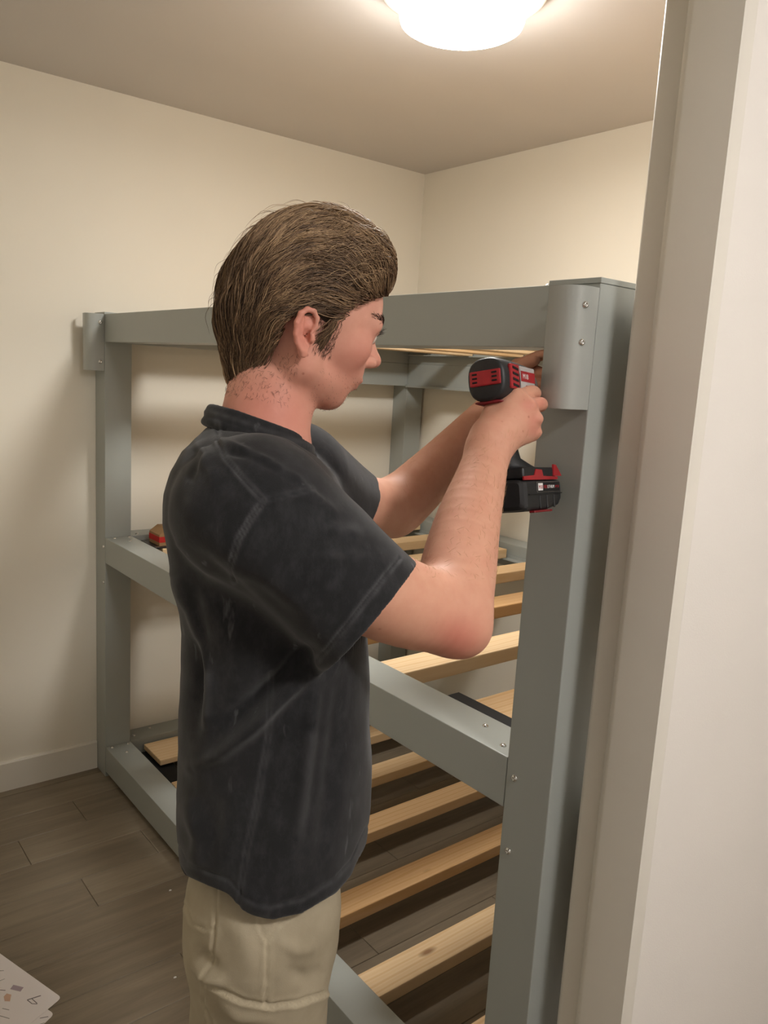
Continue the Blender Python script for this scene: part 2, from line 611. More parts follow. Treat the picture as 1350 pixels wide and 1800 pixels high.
box('phone_case', 1.085, 1.185, 2.585, 2.72, zb, zb + 0.0055, M_DARK, tr, 0.002)
box('camera_bump', 1.09, 1.101, 2.588, 2.602, zb + 0.0054, zb + 0.0066, M_CHROME, tr, 0.0005)


M_PAPER = paint('paper_white', srgb(240, 234, 234), 0.6, 0.01, 0.05)
M_INK1 = paint('print_lilac', srgb(176, 160, 172), 0.6, 0.02, 0)
M_INK2 = paint('print_grey', srgb(120, 112, 114), 0.6, 0.02, 0)
M_INK3 = paint('print_orange', srgb(214, 178, 156), 0.6, 0.02, 0)


def sheet(name, corners, z, mat, label):
    """paper leaf with rounded corners lying flat"""
    pts = []
    c_ = [Vector((q[0], q[1], 0)) for q in corners]
    for i in range(4):
        p0, p1, p2 = c_[i - 1], c_[i], c_[(i + 1) % 4]
        a = p1 + (p0 - p1).normalized() * 0.012
        b = p1 + (p2 - p1).normalized() * 0.012
        for k in range(5):
            t = k / 4
            pts.append((1 - t) ** 2 * a + 2 * t * (1 - t) * p1 + t * t * b)
    bm = bmesh.new()
    bm_prism(bm, [(p.x, p.y, z) for p in pts], (0, 0, 0.0006))
    o = finish(name, bm, mat)
    return tag(o, label, 'paper', 'instruction sheets on the floor')


sh1 = sheet('instruction_sheet', [(0.372, 2.170), (0.5145, 1.762), (0.30, 1.66), (0.16, 2.09)], 0.0012, M_PAPER, 'top white instruction sheet with faint printed diagrams on the dark floor')
sh2 = sheet('instruction_sheet', [(0.33, 2.12), (0.486, 1.722), (0.27, 1.60), (0.12, 2.01)], 0.0004, M_PAPER, 'lower white instruction sheet sticking out under the other sheet')


def mark(par, pts, z, mat):
    bm = bmesh.new()
    bm_prism(bm, [(q[0], q[1], z) for q in pts], (0, 0, 0.00006))
    o = finish('printed_mark', bm, mat)
    o.parent = par


def stroke(par, a, b, w_, z, mat):
    d = Vector((b[0] - a[0], b[1] - a[1], 0)).normalized()
    n_ = Vector((-d.y, d.x, 0)) * w_ / 2
    A, B_ = Vector((a[0], a[1], 0)), Vector((b[0], b[1], 0))
    mark(par, [A + n_, A - n_, B_ - n_, B_ + n_], z, mat)


zt_ = 0.0018
mark(sh1, [(0.432, 1.868), (0.450, 1.846), (0.440, 1.836), (0.422, 1.858)], zt_, M_INK1)
mark(sh1, [(0.412, 1.848), (0.420, 1.838), (0.412, 1.818), (0.402, 1.826), (0.404, 1.842)], zt_, M_INK3)
for p_, q_, w_ in (((0.398, 1.872), (0.412, 1.860), .002), ((0.446, 1.800), (0.476, 1.796), .003), ((0.446, 1.800), (0.452, 1.782), .002), ((0.452, 1.782), (0.462, 1.774), .002), ((0.456, 1.798), (0.462, 1.776), .002),
                   ((0.392, 1.806), (0.404, 1.792), .0015), ((0.372, 1.80), (0.398, 1.765), .0015), ((0.38, 1.90), (0.42, 1.90), .0012), ((0.35, 1.86), (0.36, 1.82), .0015), ((0.40, 1.945), (0.425, 1.93), .0015), ((0.30, 1.93), (0.35, 1.90), .0015)):
    stroke(sh1, p_, q_, w_, zt_, M_INK2)
stroke(sh2, (0.455, 1.728), (0.472, 1.722), .002, 0.0010, M_INK2)
stroke(sh2, (0.44, 1.712), (0.46, 1.708), .0015, 0.0010, M_INK2)
M_FOAM = plastic('white_foam', srgb(235, 232, 225), 0.7)
for (x_, y_), lab in (((0.892, 1.997), 'tiny white foam crumb on the floor beside the lower bed rail'), ((0.762, 1.671), 'tiny white foam crumb on the floor beside the trouser leg')):
    bm = bmesh.new()
    bmesh.ops.create_icosphere(bm, subdivisions=2, radius=0.0028)
    for v in bm.verts:
        v.co = Vector((v.co.x * 1.5, v.co.y * 0.8, v.co.z * 0.7)) * (1 + 0.25 * math.sin(900 * v.co.x + 500 * v.co.y))
        v.co += Vector((x_, y_, 0.0016))
    tag(finish('foam_crumb', bm, M_FOAM, None, True), lab, 'crumb', 'crumbs on the floor')
# ------------------------------------------------------------------ volume modelling helpers (smooth solids turned into one skin)
def V(px, py, d):
    """point in the photographer's metric frame: right, up, away (metres)"""
    return np.array([d * (px - 675.0) / FPX, -d * (py - 900.0) / FPX, d])


AX = np.stack([AX_R, AX_U, AX_F])            # rows: right, up, away in world axes


def to_world(Q):
    return np.asarray(Q) @ AX + EYE


def to_cam(P):
    return (np.asarray(P) - EYE) @ AX.T


def sd_ell(P, c, r):
    k0 = 0; k1 = 0
    for i in range(3):
        q = (P[..., i] - np.float32(c[i])) * np.float32(1 / r[i])
        k0 = k0 + q * q
        q = q * np.float32(1 / r[i])
        k1 = k1 + q * q
    k0 = np.sqrt(k0)
    return k0 * (k0 - 1) / (np.sqrt(k1) + 1e-9)


def sd_cone(P, a, b, ra, rb):
    a = np.asarray(a, np.float32); b = np.asarray(b, np.float32)
    ba = b - a
    x, y, z = P[..., 0] - a[0], P[..., 1] - a[1], P[..., 2] - a[2]
    t = np.clip((x * ba[0] + y * ba[1] + z * ba[2]) * np.float32(1 / max(float(ba @ ba), 1e-12)), 0, 1)
    x = x - t * ba[0]; y = y - t * ba[1]; z = z - t * ba[2]
    return np.sqrt(x * x + y * y + z * z) - (np.float32(ra) + np.float32(rb - ra) * t)


def smin(a, b, k):
    if k <= 0: return np.minimum(a, b)
    h = np.clip(0.5 + 0.5 * (b - a) / k, 0, 1)
    return b + (a - b) * h - k * h * (1 - h)


def smax(a, b, k):
    return -smin(-a, -b, k)


class Vol:
    def __init__(self, lo, hi, h):
        self.lo = np.asarray(lo, float); self.h = h
        self.n = np.ceil((np.asarray(hi) - self.lo) / h).astype(int) + 1
        self.D = np.full(self.n, 0.5, np.float32)

    def sub(self, lo, hi, only=False):
        i0 = np.clip(np.floor((np.asarray(lo) - self.lo) / self.h).astype(int), 0, self.n - 1)
        i1 = np.clip(np.ceil((np.asarray(hi) - self.lo) / self.h).astype(int) + 1, 1, self.n)
        sl = tuple(slice(a, b) for a, b in zip(i0, i1))
        if only: return sl
        g = np.meshgrid(*[(np.arange(a, b) * self.h + l).astype(np.float32) for a, b, l in zip(i0, i1, self.lo)], indexing='ij')
        return sl, np.stack(g, -1)

    def add(self, fn, lo, hi, k=0.01, mode='add'):
        m = k + 3 * self.h
        sl, P = self.sub(np.asarray(lo) - m, np.asarray(hi) + m)
        if P.size == 0: return
        d = fn(P)
        self.D[sl] = smin(self.D[sl], d, k) if mode == 'add' else smax(self.D[sl], -d, k)

    def cone(self, a, b, ra, rb, k=0.01, mode='add'):
        a = np.asarray(a); b = np.asarray(b); r = max(ra, rb)
        self.add(lambda P: sd_cone(P, a, b, ra, rb), np.minimum(a, b) - r, np.maximum(a, b) + r, k, mode)

    def chain(self, pts, rs, k=0.01, sub=4):
        """a limb: smooth curve through pts with radii rs, blended once into the rest"""
        X = np.c_[np.asarray(pts, float), np.asarray(rs, float)]
        if len(X) > 2 and sub > 1:
            E_ = np.vstack([2 * X[0] - X[1], X, 2 * X[-1] - X[-2]])
            Y = []
            for i in range(1, len(E_) - 2):
                for t in np.arange(sub) / sub:
                    p0, p1, p2, p3 = E_[i - 1:i + 3]
                    Y.append(0.5 * (2 * p1 + (p2 - p0) * t + (2 * p0 - 5 * p1 + 4 * p2 - p3) * t * t + (3 * p1 - p0 - 3 * p2 + p3) * t ** 3))
            X = np.vstack(Y + [X[-1]])

        r = X[:, 3].max()
        m = k + 3 * self.h
        sl = self.sub(X[:, :3].min(0) - r - m, X[:, :3].max(0) + r + m, True)
        T = Vol.__new__(Vol)
        T.h = self.h
        T.lo = self.lo + np.array([s.start for s in sl]) * self.h
        T.n = np.array([s.stop - s.start for s in sl])
        T.D = np.full(T.n, 0.5, np.float32)
        for i in range(len(X) - 1):
            rr = max(X[i, 3], X[i + 1, 3]) + m
            s2, P = T.sub(np.minimum(X[i, :3], X[i + 1, :3]) - rr, np.maximum(X[i, :3], X[i + 1, :3]) + rr)
            T.D[s2] = np.minimum(T.D[s2], sd_cone(P, X[i, :3], X[i + 1, :3], X[i, 3], X[i + 1, 3]))
        self.D[sl] = smin(self.D[sl], T.D, k)

    def mesh(self):
        D = self.D
        S = D < 0
        nx, ny, nz = D.shape
        cnt = np.zeros((nx - 1, ny - 1, nz - 1), np.int8)
        for a in (0, 1):
            for b in (0, 1):
                for c in (0, 1):
                    cnt += S[a:nx - 1 + a, b:ny - 1 + b, c:nz - 1 + c]
        act = (cnt > 0) & (cnt < 8)
        I = np.argwhere(act)
        idx = np.full(act.shape, -1, np.int32)
        idx[act] = np.arange(len(I))
        acc = np.zeros((len(I), 3)); w = np.zeros(len(I))
        cs = [(a, b, c) for a in (0, 1) for b in (0, 1) for c in (0, 1)]
        vals = {c: D[I[:, 0] + c[0], I[:, 1] + c[1], I[:, 2] + c[2]] for c in cs}
        for c in cs:
            for ax in range(3):
                if c[ax]: continue
                e = list(c); e[ax] = 1; e = tuple(e)
                d0, d1 = vals[c], vals[e]
                m = (d0 < 0) != (d1 < 0)
                t = np.where(m, d0 / np.where(m, d0 - d1, 1), 0)
                pnt = np.tile(np.array(c, float), (len(I), 1))
                pnt[:, ax] = t
                acc[m] += pnt[m]; w[m] += 1
        verts = (I + acc / w[:, None]) * self.h + self.lo
        quads = []
        for ax in range(3):
            o1, o2 = [(1, 2), (2, 0), (0, 1)][ax]
            s0 = [slice(None)] * 3; s1 = [slice(None)] * 3
            s0[ax] = slice(0, -1); s1[ax] = slice(1, None)
            A, B = S[tuple(s0)], S[tuple(s1)]
            E = np.argwhere(A != B)
            E = E[(E[:, o1] >= 1) & (E[:, o2] >= 1) & (E[:, o1] < D.shape[o1] - 1) & (E[:, o2] < D.shape[o2] - 1)]
            inside = A[E[:, 0], E[:, 1], E[:, 2]]
            def cell(d1, d2):
                c = E.copy(); c[:, o1] += d1; c[:, o2] += d2
                return idx[c[:, 0], c[:, 1], c[:, 2]]
            q = np.stack([cell(-1, -1), cell(0, -1), cell(0, 0), cell(-1, 0)], 1)
            q[~inside] = q[~inside][:, ::-1]
            quads.append(q)
        return verts, np.concatenate(quads)


def vnormals(verts, quads):
    a, b, c, d = (verts[quads[:, i]] for i in range(4))
    fn = np.cross(c - a, d - b)
    n = np.zeros_like(verts)
    for i in range(4):
        for ax in range(3):
            n[:, ax] += np.bincount(quads[:, i], fn[:, ax], len(verts))
    return n / (np.linalg.norm(n, axis=1, keepdims=True) + 1e-12)


def relax(verts, quads, it=1, f=0.5):
    deg = np.zeros(len(verts))
    for i in range(4):
        deg += 2 * np.bincount(quads[:, i], minlength=len(verts))
    for _ in range(it):
        acc = np.zeros_like(verts)
        for i in range(4):
            for j in (1, 3):
                nb = verts[quads[:, (i + j) % 4]]
                for ax in range(3):
                    acc[:, ax] += np.bincount(quads[:, i], nb[:, ax], len(verts))
        verts = verts * (1 - f) + f * acc / np.maximum(deg, 1)[:, None]
    return verts


def np_object(name, verts_w, faces, mat, parent=None, cols=None, smooth=True):
    me = bpy.data.meshes.new(name)
    nv, nf, k = len(verts_w), len(faces), faces.shape[1]
    me.vertices.add(nv)
    me.vertices.foreach_set('co', np.ascontiguousarray(verts_w, np.float32).ravel())
    me.loops.add(nf * k)
    me.loops.foreach_set('vertex_index', np.ascontiguousarray(faces, np.int32).ravel())
    me.polygons.add(nf)
    me.polygons.foreach_set('loop_start', np.arange(0, nf * k, k, dtype=np.int32))
    if smooth:
        me.polygons.foreach_set('use_smooth', np.ones(nf, bool))
    me.update(calc_edges=True)
    me.validate()
    if cols is not None:
        for an, arr in cols.items():
            at_ = me.attributes.new(an, 'FLOAT_COLOR', 'POINT')
            c4 = np.ones((nv, 4), np.float32)
            if arr.ndim == 1:
                c4[:, :3] = arr[:, None]
            else:
                c4[:, :3] = arr
            at_.data.foreach_set('color', c4.ravel())
    me.materials.append(mat)
    o = bpy.data.objects.new(name, me)
    link(o, parent)
    if parent is not None:
        o.matrix_parent_inverse = Matrix.Translation(-Vector(parent.location))
    return o


_r2 = np.random.default_rng(11)
_WV = _r2.normal(size=(24, 3)); _PH = _r2.uniform(0, 6.28, 24)


def wav(P, freq, s=0):
    """smooth pseudo-noise about 0 from a few crossed waves"""
    out = 0
    for i in range(6):
        j = (i + s * 5) % 24
        out = out + np.sin(P @ (_WV[j] * freq) + _PH[j])
    return out / 6.0


def pix(Q):
    return 675 + FPX * Q[..., 0] / Q[..., 2], 900 - FPX * Q[..., 1] / Q[..., 2]


def polydist(x, y, pts):
    """distance to a drawn line and position along it (0..1)"""
    best = np.full(x.shape, 1e9); tt = np.zeros(x.shape)
    pts = np.asarray(pts, float)
    L = np.r_[0, np.cumsum(np.hypot(*np.diff(pts, axis=0).T))]
    for i in range(len(pts) - 1):
        a, b = pts[i], pts[i + 1]
        ab = b - a
        t = np.clip(((x - a[0]) * ab[0] + (y - a[1]) * ab[1]) / (ab @ ab), 0, 1)
        d = np.hypot(x - a[0] - t * ab[0], y - a[1] - t * ab[1])
        m = d < best
        best = np.where(m, d, best)
        tt = np.where(m, (L[i] + t * (L[i + 1] - L[i])) / L[-1], tt)
    return best, tt


# ------------------------------------------------------------------ person materials
def skin_mat():
    k = NT('skin')
    a = k.n('ShaderNodeAttribute', attribute_name='tone')
    v = k.coord()
    nz = k.noise(v, 55, 4, 0.6)
    c = k.mix(k.math('MULTIPLY', k.ramp(nz, [(0.35, (0, 0, 0, 1)), (0.7, (1, 1, 1, 1))]), 0.18), a.outputs['Color'], srgb(184, 108, 90))
    sp = k.n('ShaderNodeTexVoronoi')
    sp.inputs['Scale'].default_value = 48
    k.l(v, sp.inputs['Vector'])
    fr = k.ramp(sp.outputs['Distance'], [(0.05, (1, 1, 1, 1)), (0.11, (0, 0, 0, 1))])
    gate = k.ramp(k.noise(v, 19, 1), [(0.5, (0, 0, 0, 1)), (0.6, (1, 1, 1, 1))])
    c = k.mix(k.math('MULTIPLY', k.math('MULTIPLY', fr, gate), 0.55), c, srgb(150, 78, 58))
    k.col(c)
    k.set(Roughness=0.56, Specular_IOR_Level=0.28)
    k.b.inputs['Subsurface Weight'].default_value = 0.08
    k.b.inputs['Subsurface Radius'].default_value = (0.006, 0.0025, 0.0015)
    k.b.inputs['Subsurface Scale'].default_value = 1.0
    k.bump(k.noise(v, 700, 3), 0.12, 0.0004)
    return k.m


def shirt_mat():
    k = NT('faded_black_cotton')
    a = k.n('ShaderNodeAttribute', attribute_name='wear')
    v = k.coord()
    nz = k.noise(v, 9, 4, 0.6)
    base = k.ramp(nz, [(0.3, srgb(25, 25, 27)), (0.7, srgb(37, 37, 39))])
    mott = k.noise(k.coord('Object', (1, 1, 0.55)), 70, 5, 0.7)
    base = k.mix(k.math('MULTIPLY', k.ramp(mott, [(0.45, (0, 0, 0, 1)), (0.8, (1, 1, 1, 1))]), 0.35), base, srgb(70, 70, 72))
    flk = k.ramp(k.noise(k.coord('Object', (60, 60, 14)), 1.2, 3), [(0.68, (0, 0, 0, 1)), (0.78, (1, 1, 1, 1))])
    c = k.mix(k.math('MULTIPLY', flk, 0.3), base, srgb(120, 120, 122))
    c = k.mix(a.outputs['Fac'], c, srgb(98, 98, 100))
    k.col(c)
    k.set(Roughness=0.9, Specular_IOR_Level=0.2)
    k.b.inputs['Sheen Weight'].default_value = 0.15
    k.bump(k.noise(v, 900, 2), 0.35, 0.0006)
    return k.m


def khaki_mat():
    k = NT('khaki_twill')
    a = k.n('ShaderNodeAttribute', attribute_name='wear')
    v = k.coord()
    c = k.ramp(k.noise(v, 14, 4, 0.6), [(0.3, srgb(148, 137, 115)), (0.7, srgb(164, 153, 131))])
    c = k.mix(a.outputs['Fac'], c, srgb(196, 184, 158))
    k.col(c)
    k.set(Roughness=0.85, Specular_IOR_Level=0.2)
    k.bump(k.noise(v, 1100, 2), 0.3, 0.0006)
    return k.m


def hair_mat():
    k = NT('brown_hair')
    a = k.n('ShaderNodeAttribute', attribute_name='tone')
    k.col(a.outputs['Color'])
    k.set(Roughness=0.5, Specular_IOR_Level=0.35)
    return k.m


M_SKIN, M_SHIRT, M_KHAKI, M_HAIR = skin_mat(), shirt_mat(), khaki_mat(), hair_mat()
# ------------------------------------------------------------------ the person
man = empty('person', (0.45, 0.78, 0.0))
tag(man, 'person in faded black t-shirt and khaki cargo trousers, driving a screw into the bed post', 'person')

# torso sections in profile: picture row, back and front outline, half width (m)
TS = np.array([
    # py   back  front  half
    (735, 396, 478, 0.020), (752, 366, 494, 0.038), (775, 350, 524, 0.078), (800, 332, 553, 0.120), (835, 318, 588, 0.160),
    (870, 309, 606, 0.176), (920, 304, 622, 0.176), (980, 312, 634, 0.166), (1040, 325, 640, 0.158), (1100, 332, 644, 0.153), (1200, 328, 650, 0.151),
    (1330, 323, 653, 0.153), (1420, 323, 650, 0.156), (1490, 328, 641, 0.158), (1560, 336, 622, 0.158), (1640, 342, 602, 0.156)], float)


def wcen(v):
    return 0.918 - 0.150 * (v - 0.1)


_vs = -(TS[:, 0] - 900) / FPX
_vs = np.array([v_ * wcen(v_ * 0.93) for v_ in _vs])
_w = wcen(_vs)
_ub, _uf = (TS[:, 1] - 675) / FPX * _w, (TS[:, 2] - 675) / FPX * _w
_o = np.argsort(_vs)
_T = [x[_o] for x in (_vs, (_ub + _uf) / 2, (_uf - _ub) / 2, TS[:, 3])]


def sd_torso(P, grow=0.0, n=2.2):
    v = P[..., 1] if P.ndim != 4 else P[:1, :, :1, 1]
    uc, a, b = (np.interp(v, _T[0], t).astype(np.float32) for t in _T[1:])
    wc = wcen(v).astype(np.float32)
    a = a + grow; b = b + grow
    x2 = ((P[..., 0] - uc) / a) ** 2; y2 = ((P[..., 2] - wc) / b) ** 2
    q = np.sqrt(x2 + y2 - 0.30 * x2 * y2 / (x2 + y2 + 1e-6))              # slightly boxy ellipse
    d = (q - 1) * np.minimum(a, b)
    d = np.maximum(d, v - (_T[0][-1] + grow))
    return np.maximum(d, (_T[0][0] - 0.02) - v)


# joints
SH_R, EL_R, WR_R = V(447, 920, 0.79), V(786, 1096, 0.895), V(859, 788, 1.068)
SH_L, EL_L, WR_L = V(520, 875, 1.05), V(690, 893, 1.27), V(872, 712, 1.325)
# head frame
HH, NOD, TILT = math.radians(97), math.radians(8), math.radians(0)
HS = 0.97
_f = np.array([math.sin(HH), math.cos(HH), 0]); _l = np.array([-math.cos(HH), math.sin(HH), 0]); _z = np.array([0, 0, 1.0])
_f2 = _f * math.cos(NOD) - _z * math.sin(NOD); _z2 = _z * math.cos(NOD) + _f * math.sin(NOD)
HM = np.stack([_f2, _l, _z2]) @ AX.T              # rows: forward, left, up in the camera frame
HC = np.array([-0.0975, 0.206, 0.945])


def H(x, y, z):
    return HC + HS * (np.array([x, y, z]) @ HM)


def to_head(Q):
    return ((Q - HC) @ HM.T) / HS


VOX = 0.0019
B = Vol((-0.30, -0.33, 0.68), (0.30, 0.37, 1.40), VOX)


def hadd(fn, c, r, k, mode='add'):
    """a solid given in head coordinates, within radius r of c"""
    c = H(*c); HMt = (HM.T / HS).astype(np.float32); c0 = HC.astype(np.float32)
    B.add(lambda P: fn((P - c0) @ HMt) * HS, c - r * HS, c + r * HS, k, mode)


def hell(c, r, k=0.01, mode='add'):
    hadd(lambda P: sd_ell(P, c, r), c, max(r), k, mode)


def hcone(a, b, ra, rb, k=0.01, mode='add'):
    c = (np.array(a) + np.array(b)) / 2
    R_ = np.linalg.norm(np.array(a) - b) / 2 + max(ra, rb)
    hadd(lambda P: sd_cone(P, a, b, ra, rb), c, R_, k, mode)


# trunk, neck
B.chain([V(462, 800, 0.925), V(455, 900, 0.93), V(470, 1050, 0.95), V(472, 1250, 0.97)], [0.05, 0.088, 0.090, 0.088], 0.01, 1)
B.chain([V(450, 880, 0.84), V(470, 860, 0.925), V(500, 850, 1.01)], [0.050, 0.055, 0.050], 0.02, 1)
B.cone(V(463, 790, 0.925), V(474, 700, 0.93), 0.052, 0.0435, 0.02)
B.cone(V(474, 700, 0.93), H(-0.026, 0, -0.015), 0.0435, 0.047, 0.02)
B.cone(V(454, 760, 0.92), V(460, 690, 0.925), 0.040, 0.022, 0.03)
B.cone(V(484, 752, 0.93), H(0.014, 0, -0.050), 0.026, 0.020, 0.02)
# skull and face
hell((0.002, 0, 0.042), (0.0885, 0.0755, 0.086), 0.02)
hell((-0.036, 0, 0.018), (0.052, 0.058, 0.058), 0.02)
hell((0.045, 0, 0.052), (0.046, 0.060, 0.046), 0.015)
hell((0.035, 0, -0.010), (0.046, 0.052, 0.054), 0.02)
hell((0.058, 0, -0.028), (0.029, 0.033, 0.028), 0.015)
hell((0.020, 0, -0.048), (0.046, 0.042, 0.025), 0.015)
for s in (-1, 1):
    hcone((0.085, s * 0.013, 0.030), (0.069, s * 0.046, 0.031), 0.0125, 0.0115, 0.012)
    hell((0.047, s * 0.0445, -0.002), (0.022, 0.015, 0.016), 0.02)
    hcone((-0.018, s * 0.052, -0.036), (0.040, s * 0.022, -0.062), 0.0150, 0.0150, 0.018)
    hcone((-0.018, s * 0.053, -0.036), (-0.016, s * 0.058, -0.004), 0.0150, 0.014, 0.018)
    hell((0.097, s * 0.033, 0.0180), (0.013, 0.016, 0.0095), 0.008, 'sub')
hell((0.049, 0, -0.065), (0.0175, 0.020, 0.0145), 0.012)
hcone((0.087, 0, 0.022), (0.1015, 0, -0.004), 0.0088, 0.0100, 0.007)
hell((0.103, 0, -0.0075), (0.0125, 0.0105, 0.0095), 0.005)
for s in (-1, 1):
    hell((0.091, s * 0.0128, -0.0115), (0.0120, 0.0080, 0.0080), 0.005)
    # eyelids
    hcone((0.068, s * 0.046, 0.0155), (0.0835, s * 0.033, 0.0240), 0.0032, 0.0034, 0.003)
    hcone((0.0835, s * 0.033, 0.0240), (0.081, s * 0.018, 0.0185), 0.0034, 0.003, 0.003)
    hcone((0.068, s * 0.046, 0.0150), (0.0815, s * 0.033, 0.0115), 0.003, 0.003, 0.003)
# lips
hell((0.0790, 0, -0.0370), (0.0110, 0.0215, 0.0052), 0.004)
hell((0.0735, 0, -0.0455), (0.0110, 0.0190, 0.0055), 0.004)

# ears
EX = -0.041
for s in (-1, 1):
    e1 = np.array([-1.0, s * 0.02, 0.0]); e1 /= np.linalg.norm(e1)
    e2 = np.array([0.02, s * 0.06, 1.0]); e2 /= np.linalg.norm(e2)
    e3 = np.cross(e1, e2) * (1 if s < 0 else -1)
    if e3[1] * s < 0: e3 = -e3
    E0 = np.array([EX + 0.018, s * 0.0800, -0.004])
    ES = 0.84

    def ep(a, b, c=0.0):
        return E0 + ES * (a * e1 + b * e2 + c * e3)

    EM = np.stack([e1, e2, e3])

    def eell(a, b, c, r, k, mode='add'):
        cc = ep(a, b, c); r = tuple(q * ES for q in r)
        hadd(lambda P, cc=cc, EM=EM, r=r: sd_ell((P - cc.astype(np.float32)) @ EM.T.astype(np.float32), (0, 0, 0), r), cc, max(r), k, mode)
    eell(0.013, 0.003, -0.002, (0.0165, 0.0265, 0.0042), 0.004)
    eell(0.0105, -0.003, 0.0050, (0.0092, 0.0120, 0.0085), 0.002, 'sub')
    eell(0.0135, 0.020, 0.0055, (0.0100, 0.0068, 0.0065), 0.002, 'sub')
    hx = [(0.007, 0.002), (0.0015, 0.012), (0.002, 0.023), (0.009, 0.031), (0.019, 0.0315), (0.027, 0.024), (0.030, 0.011), (0.028, -0.003), (0.023, -0.014), (0.016, -0.022)]
    rr = [0.0022, 0.0028, 0.0032, 0.0034, 0.0036, 0.0038, 0.0037, 0.0035, 0.0033, 0.0035]
    for i in range(len(hx) - 1):
        hcone(ep(*hx[i], 0.0045), ep(*hx[i + 1], 0.0045), rr[i] * ES, rr[i + 1] * ES, 0.0025)
    ah = [(0.0225, 0.018), (0.0225, 0.004), (0.018, -0.008), (0.0125, -0.0135)]
    for i in range(3):
        hcone(ep(*ah[i], 0.0015), ep(*ah[i + 1], 0.0015), 0.0030, 0.0030, 0.003)
    eell(0.0105, -0.0235, 0.001, (0.0075, 0.0085, 0.0042), 0.003)
    eell(0.002, -0.004, 0.0025, (0.0042, 0.0062, 0.004), 0.003)

# arms
B.chain([SH_R, V(568, 992, 0.805), V(690, 1052, 0.850), V(768, 1078, 0.885), V(800, 1090, 0.898)], [0.047, 0.049, 0.0480, 0.0435, 0.034], 0.02)
B.chain([V(806, 1096, 0.895), V(799, 1056, 0.908), V(806, 996, 0.945), V(823, 915, 0.99), V(843, 848, 1.03), WR_R], [0.036, 0.0440, 0.0450, 0.0400, 0.0335, 0.0278], 0.02)
B.add(lambda P: sd_ell(P, V(814, 1112, 0.905), (0.022, 0.020, 0.022)), V(814, 1112, 0.905) - 0.022, V(814, 1112, 0.905) + 0.022, 0.02)
B.chain([SH_L, V(605, 890, 1.16), EL_L], [0.047, 0.048, 0.0445], 0.02)
B.chain([EL_L, V(722, 868, 1.285), V(780, 810, 1.305), WR_L], [0.042, 0.0450, 0.0385, 0.027], 0.02)

# right hand on the grip
MC = [V(908, 699, 1.103), V(924, 716, 1.098), V(935, 737, 1.104), V(934, 761, 1.114)]
for m_, r_ in zip(MC, (0.0140, 0.0145, 0.0140, 0.0125)):
    B.cone(V(868, 772, 1.078), m_, 0.0235, r_, 0.012)
B.cone(V(868, 772, 1.078), WR_R, 0.0245, 0.0260, 0.02)
B.add(lambda P: sd_ell(P, V(893, 738, 1.103), (0.026, 0.030, 0.017)), V(893, 738, 1.103) - 0.03, V(893, 738, 1.103) + 0.03, 0.012)
B.cone(V(858, 765, 1.085), V(872, 712, 1.118), 0.0200, 0.0145, 0.012)       # thumb ball
for m_, r_ in zip(MC, (0.0080, 0.0098, 0.0098, 0.0090)):            # knuckles
    q_ = m_ + np.array([0.005, 0.0, -0.0050])
    B.add(lambda P: sd_ell(P, q_, (r_, r_ * 0.85, r_)), q_ - r_, q_ + r_, 0.003)
FR = [[MC[0], V(933, 689, 1.136), V(941, 692, 1.166), V(930, 694, 1.188)],
      [MC[1], V(949, 710, 1.132), V(949, 714, 1.164), V(928, 716, 1.180)],
      [MC[2], V(941, 737, 1.142), V(936, 741, 1.172), V(914, 743, 1.182)],
      [MC[3], V(938, 761, 1.148), V(932, 765, 1.173), V(912, 766, 1.180)]]
for fg, q_ in zip(FR, (1.0, 1.03, 0.98, 0.88)):
    B.chain(fg, [0.0112 * q_, 0.0096 * q_, 0.0086 * q_, 0.0076 * q_], 0.0035)
B.chain([V(872, 712, 1.118), V(888, 700, 1.165), V(912, 697, 1.195), V(930, 695, 1.212)], [0.0140, 0.0115, 0.0100, 0.0085], 0.006)

# left hand steadying the bracket from behind
ML = [V(910, 644, 1.285), V(914, 660, 1.292), V(912, 678, 1.30), V(908, 694, 1.31)]
for m_, r_ in zip(ML, (0.0130, 0.0135, 0.0130, 0.0120)):
    B.cone(V(880, 702, 1.322), m_, 0.022, r_, 0.012)
FL = [[ML[0], V(934, 632, 1.262), V(950, 625, 1.247), V(959, 623, 1.236)],
      [ML[1], V(934, 652, 1.266), V(948, 654, 1.250), V(957, 655, 1.238)],
      [ML[2], V(935, 672, 1.275), V(946, 674, 1.258), V(954, 674, 1.246)],
      [ML[3], V(932, 694, 1.285), V(944, 695, 1.268), V(951, 694, 1.256)]]
for fg, q_ in zip(FL, (1.0, 1.03, 0.98, 0.88)):
    B.chain(fg, [0.0112 * q_, 0.0096 * q_, 0.0086 * q_, 0.0074 * q_], 0.0035)
B.chain([V(884, 690, 1.31), V(905, 655, 1.265), V(925, 640, 1.245), V(940, 634, 1.235)], [0.0150, 0.0112, 0.0098, 0.0082], 0.006)

bv, bq = B.mesh()
bv = relax(bv, bq, 1, 0.35)
del B
# skin tone by place
hd = to_head(bv)
lin = lambda r, g, b: np.array(srgb(r, g, b)[:3])
tone = np.tile(lin(208, 156, 131), (len(bv), 1))


def blend(c, w_):
    global tone
    w_ = np.clip(w_, 0, 1)[:, None]
    tone = tone * (1 - w_) + c * w_


